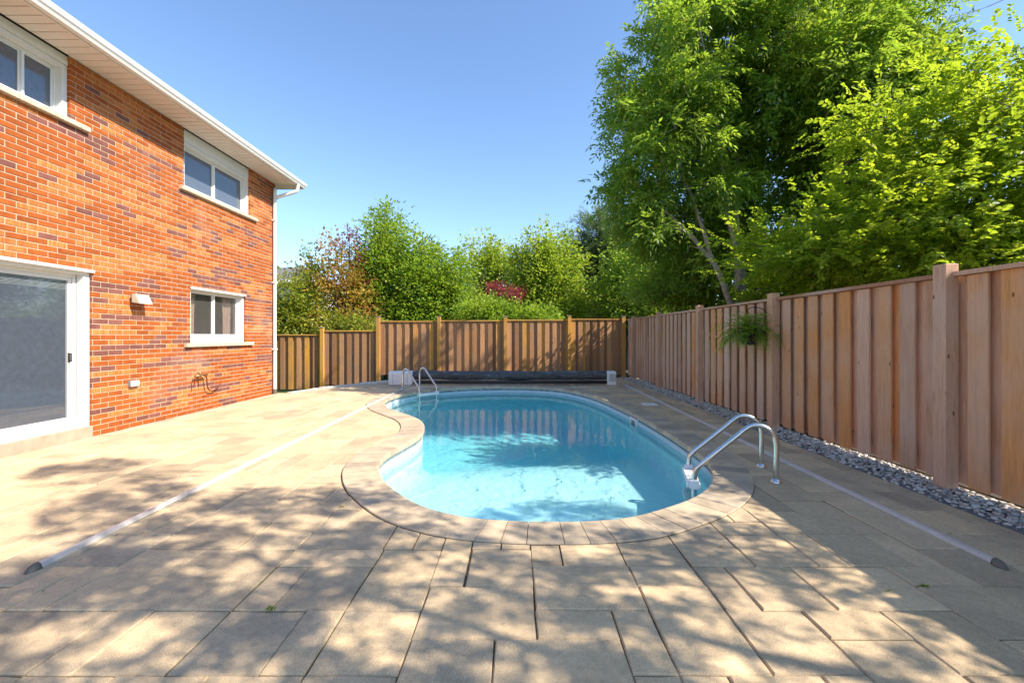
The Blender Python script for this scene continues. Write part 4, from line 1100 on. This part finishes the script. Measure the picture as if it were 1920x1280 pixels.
btree('pale_green_tree', 'airy pale green tree in the middle of the back fence line', 'tree', 930, 23, [(900, 470, 14, 20), (940, 475, 20, 26), (915, 510, 28, 34), (950, 520, 24, 36), (895, 550, 20, 34), (925, 580, 45, 30)], 1300, 'small', 1.55, 'light_leaf', 37, gap=-.05, group=G)
btree('yellow_green_tree', 'broad yellow green tree just left of the dark pine', 'tree', 1025, 20, [(1040, 465, 20, 28), (1005, 480, 24, 28), (1062, 500, 20, 40), (985, 510, 22, 34), (1025, 520, 48, 40), (1040, 575, 48, 42), (995, 580, 26, 30)], 2000, 'small', 1.4, 'light_leaf', 38, group=G)
btree('pine_tree', 'dark grey green pine left of the big ash tree', 'tree', 1135, 22, [(1140, 450, 45, 50), (1120, 520, 50, 60), (1165, 500, 45, 70), (1130, 590, 60, 50), (1100, 480, 22, 28), (1190, 560, 50, 60)], 3600, 'needle', 1.8, 'pine_leaf', 39, group=G, gap=-.12)
btree('red_maple', 'small red leaved maple showing over the hedge in the middle', 'tree', 945, 18.4, [(930, 544, 10, 4), (962, 550, 14, 5), (975, 546, 8, 3)], 200, 'small', .75, 'red_leaf', 40, h=3.4)
btree('cedar_hedge', 'low dark green hedge top above the middle of the back fence', 'hedge', 955, 17.2, [(890, 590, 20, 28), (915, 580, 16, 26), (940, 600, 30, 26), (975, 600, 28, 26), (1010, 602, 35, 20), (868, 606, 20, 22)], 1100, 'small', 1.05, 'green_leaf', 41)
btree('round_tree', 'rounded green tree under the left side of the ash crown', 'tree', 1175, 18, [(1165, 560, 48, 50), (1215, 520, 60, 60), (1240, 580, 60, 50), (1180, 490, 36, 36)], 1500, 'small', 1.4, 'green_leaf', 43, group=G)
btree('olive_shrub', 'dense olive shrub between the orange tree and the fence step', 'shrub', 655, 16.2, [(630, 620, 30, 22), (690, 612, 22, 20)], 260, 'small', 1.15, 'olive_leaf', 44)
# wine red twig at the top of the autumn tree is a little tree of its own
btree('purple_leaved_tree', 'narrow wine red treetop between the orange and the tallest green tree', 'tree', 655, 18.4, [(648, 456, 14, 22), (662, 480, 16, 20), (675, 520, 14, 34)], 75, 'small', 1.2, 'red_leaf', 45, gap=-.1, group=G)
# a distant belt of woodland behind everything
P = []; D = []
for _ in range(2600):
    x = rng.uniform(-42, 60); P.append((x, 46 + rng.uniform(-2, 2), rng.uniform(-.3, 4.2 + 1.2 * noise.noise(Vector((x * .12, 0, 3)))))); D.append(rng.normal(size=3))
V, F = foliage(P, D, 'small', 4.2); tag(link('woodland', np_mesh('woodland', V, F, M['green_leaf'])), 'far belt of mixed green trees closing the horizon behind the yard', 'woodland', kind='stuff')

# hanging fern
hb = empty('hanging_basket', (3.42, 6.66, 1.27)); tag(hb, 'green fern in a black hanging pot on the right fence', 'hanging basket')
MB().lathe([(0, -.085), (.085, -.085), (.095, -.07), (.125, .055), (.133, .06), (.133, .075), (.118, .075), (.112, .05), (0, .045)], (0, 0, 0), 18).build('pot', M['black_plastic'], hb, True)
hk = MB(); hk.tube(arc_path([(.26, -.12, .28), (.2, -.08, .42), (.08, -.02, .47), (0, 0, .44), (-.01, 0, .40)], 5), .006, 6)
hk.box(.255, .27, -.14, -.10, .1, .34)
for a in (0, 2.1, 4.2): hk.tube([(0, 0, .40), (.125 * math.cos(a), .125 * math.sin(a), .065)], .0025, 4)
hk.build('hanger', M['wire'], hb, True)
P = []; rf_ = np.random.default_rng(5)
for k in range(150):
    a = rf_.uniform(0, 6.283); L = rf_.uniform(.30, .62); el = rf_.uniform(.1, 1.35); p = np.array([0, 0, .05]) + rf_.normal(0, .03, 3)
    d = np.array([math.cos(a) * math.cos(el), math.sin(a) * math.cos(el), math.sin(el)]); n = 15
    for q in range(n):
        p = p + d * L / n; d = d + np.array([0, 0, -.125]); d /= np.linalg.norm(d)
        s_ = np.cross(d, [0, 0, 1]); s_ /= np.linalg.norm(s_) + 1e-6; w = .07 * math.sin(math.pi * (q + 1.5) / (n + 2)) + .008
        for sg in (-1, 1): place_leaf(P, leaf_simple(w, .019), p, s_ * sg + d * .35 + rf_.normal(0, .12, 3), np.array([0, 0, 1]) + rf_.normal(0, .2, 3))
V, F = merge(P); link('fronds', np_mesh('fronds', V, F, M['fern_leaf']), hb)

# weeds in the joints, fallen leaves
def weed(X, Y, label, n=16, s_=1.0, mat='lime_leaf'):
    s_ *= .6
    y = 840 * CH / (Y - 630); x = (X - 972) * y / 840; P = []
    r = np.random.default_rng(int(X))
    for k in range(n):
        a = r.uniform(0, 6.28); place_leaf(P, leaf_simple(r.uniform(.015, .03) * s_, .011 * s_), r.normal(0, .012, 3) * np.array([1.6, .5, .2]) * s_, [math.cos(a), math.sin(a), r.uniform(.2, 1)], [0, 0, 1])
    V, F = merge(P); o = link('weed', np_mesh('weed', V, F, M[mat]), None, (x, y, .001)); tag(o, label, 'weed', 'small weeds growing in the paving joints'); return o
weed(508, 1142, 'leafy weed tuft in a joint left of centre in the near paving', 22, 1.2)
weed(1735, 1100, 'leafy weed tuft in a joint near the end of the right cover track', 20, 1.2)
weed(1665, 1108, 'yellowish weed sprig on a slab left of the right track end', 8, 1.0)
weed(640, 950, 'dry weed clump beside the left curve of the coping', 18, 1.1, 'olive_leaf')
weed(1262, 1002, 'tiny weed against the coping at the near right of the pool', 8, .9)
rl = random.Random(8); lm = {}
for k in range(60):
    y = rl.uniform(1.8, 9.5); x = rl.uniform(-1, 1) * min(5.2, y * 1.1)
    if not (-5.3 < x < 3.3) or inside(COP_OUT, x, y): continue
    c = rl.choice(['autumn_leaf', 'bark', 'olive_leaf', 'bark'])
    if c not in lm:
        vv, ff = leaf_simple(.032, .012, .25); lm[c] = np_mesh('fallen_leaf', vv, ff, M[c])
    o = link('fallen_leaf', lm[c], None, (x, y, .006), rl.uniform(0, 6.28)); o.scale = (rl.uniform(.5, 1.2),) * 3
    w_ = {'autumn_leaf': 'orange brown', 'bark': 'grey brown', 'olive_leaf': 'yellow green'}[c]
    tag(o, 'small %s fallen leaf lying on the paving' % w_, 'leaf', '%s leaves scattered on the deck' % w_)

# overhead cables
def cable(pts, label):
    P_ = [Vector(at(*p)) for p in pts]; tag(MB().tube(arc_path(P_, 5), .012, 5).build('overhead_cable', M['wire'], None, True), label, 'cable', 'cables over the trees at the upper right')
cable([(1500, -40, 22), (1640, 22, 22), (1745, 33, 22), (1830, 20, 22), (1900, -8, 22), (2050, -80, 22)], 'upper dark cable crossing the sky above the lime leaved tree')
cable([(1500, 10, 24), (1700, 45, 24), (1800, 30, 24), (1880, 0, 24), (2000, -60, 24)], 'thinner lower cable crossing the sky at the upper right')

# neighbouring houses behind the trees
def far_house(x0, x1, y0, y1, ze, zr, label, windows):
    t_ = empty('neighbour_house', ((x0 + x1) / 2, y0, -.5)); tag(t_, label, 'house'); ox, oy = (x0 + x1) / 2, y0
    def B(mb, n, m, p=t_): mb.v = [(x - ox, y - oy, z + .5) for x, y, z in mb.v]; return mb.build(n, m, p)
    B(MB().box(x0, x1, y0, y1, -.5, ze), 'wall', M['siding'])
    m_ = MB(); cx = (x0 + x1) / 2; e = .5; cy0, cy1 = y0 - e, y1 + e
    m_.add([(x0 - e, cy0, ze), (x1 + e, cy0, ze), (x1 + e, cy1, ze), (x0 - e, cy1, ze), (x0 + 2.2, (cy0 + cy1) / 2, zr), (x1 - 2.2, (cy0 + cy1) / 2, zr)], [(0, 1, 5, 4), (1, 2, 5), (2, 3, 4, 5), (3, 0, 4), (3, 2, 1, 0)])
    B(m_, 'roof', M['roof'])
    B(MB().box(x0 - e, x1 + e, cy0 - .04, cy0 - .005, ze - .12, ze + .05), 'gutter', M['white'])
    for a, b, c, d in windows:
        w = B(MB().box(a, b, y0 - .06, y0 - .003, c, d), 'window', M['white']); B(MB().box(a + .08, b - .08, y0 - .09, y0 - .062, c + .08, d - .08), 'pane', M['glass_up'], w)
far_house(-24, -13.0, 28, 36, 4.7, 6.2, 'pale neighbouring house with dark roof glimpsed beside the downspout', [(-15.2, -14.2, 2.6, 3.9), (-17.6, -16.4, 2.6, 3.9), (-15.2, -14.2, -.1, 1.3), (-19.8, -18.6, 2.6, 3.9)])
far_house(-6, 4, 38, 46, 4.0, 5.0, 'low pale house mostly hidden behind the middle trees', [(-3, -1.6, 1.5, 3.2), (.5, 1.9, 1.5, 3.2)])
print('done', len(bpy.data.objects), sum(len(o.data.polygons) for o in bpy.data.objects if o.type == 'MESH'))
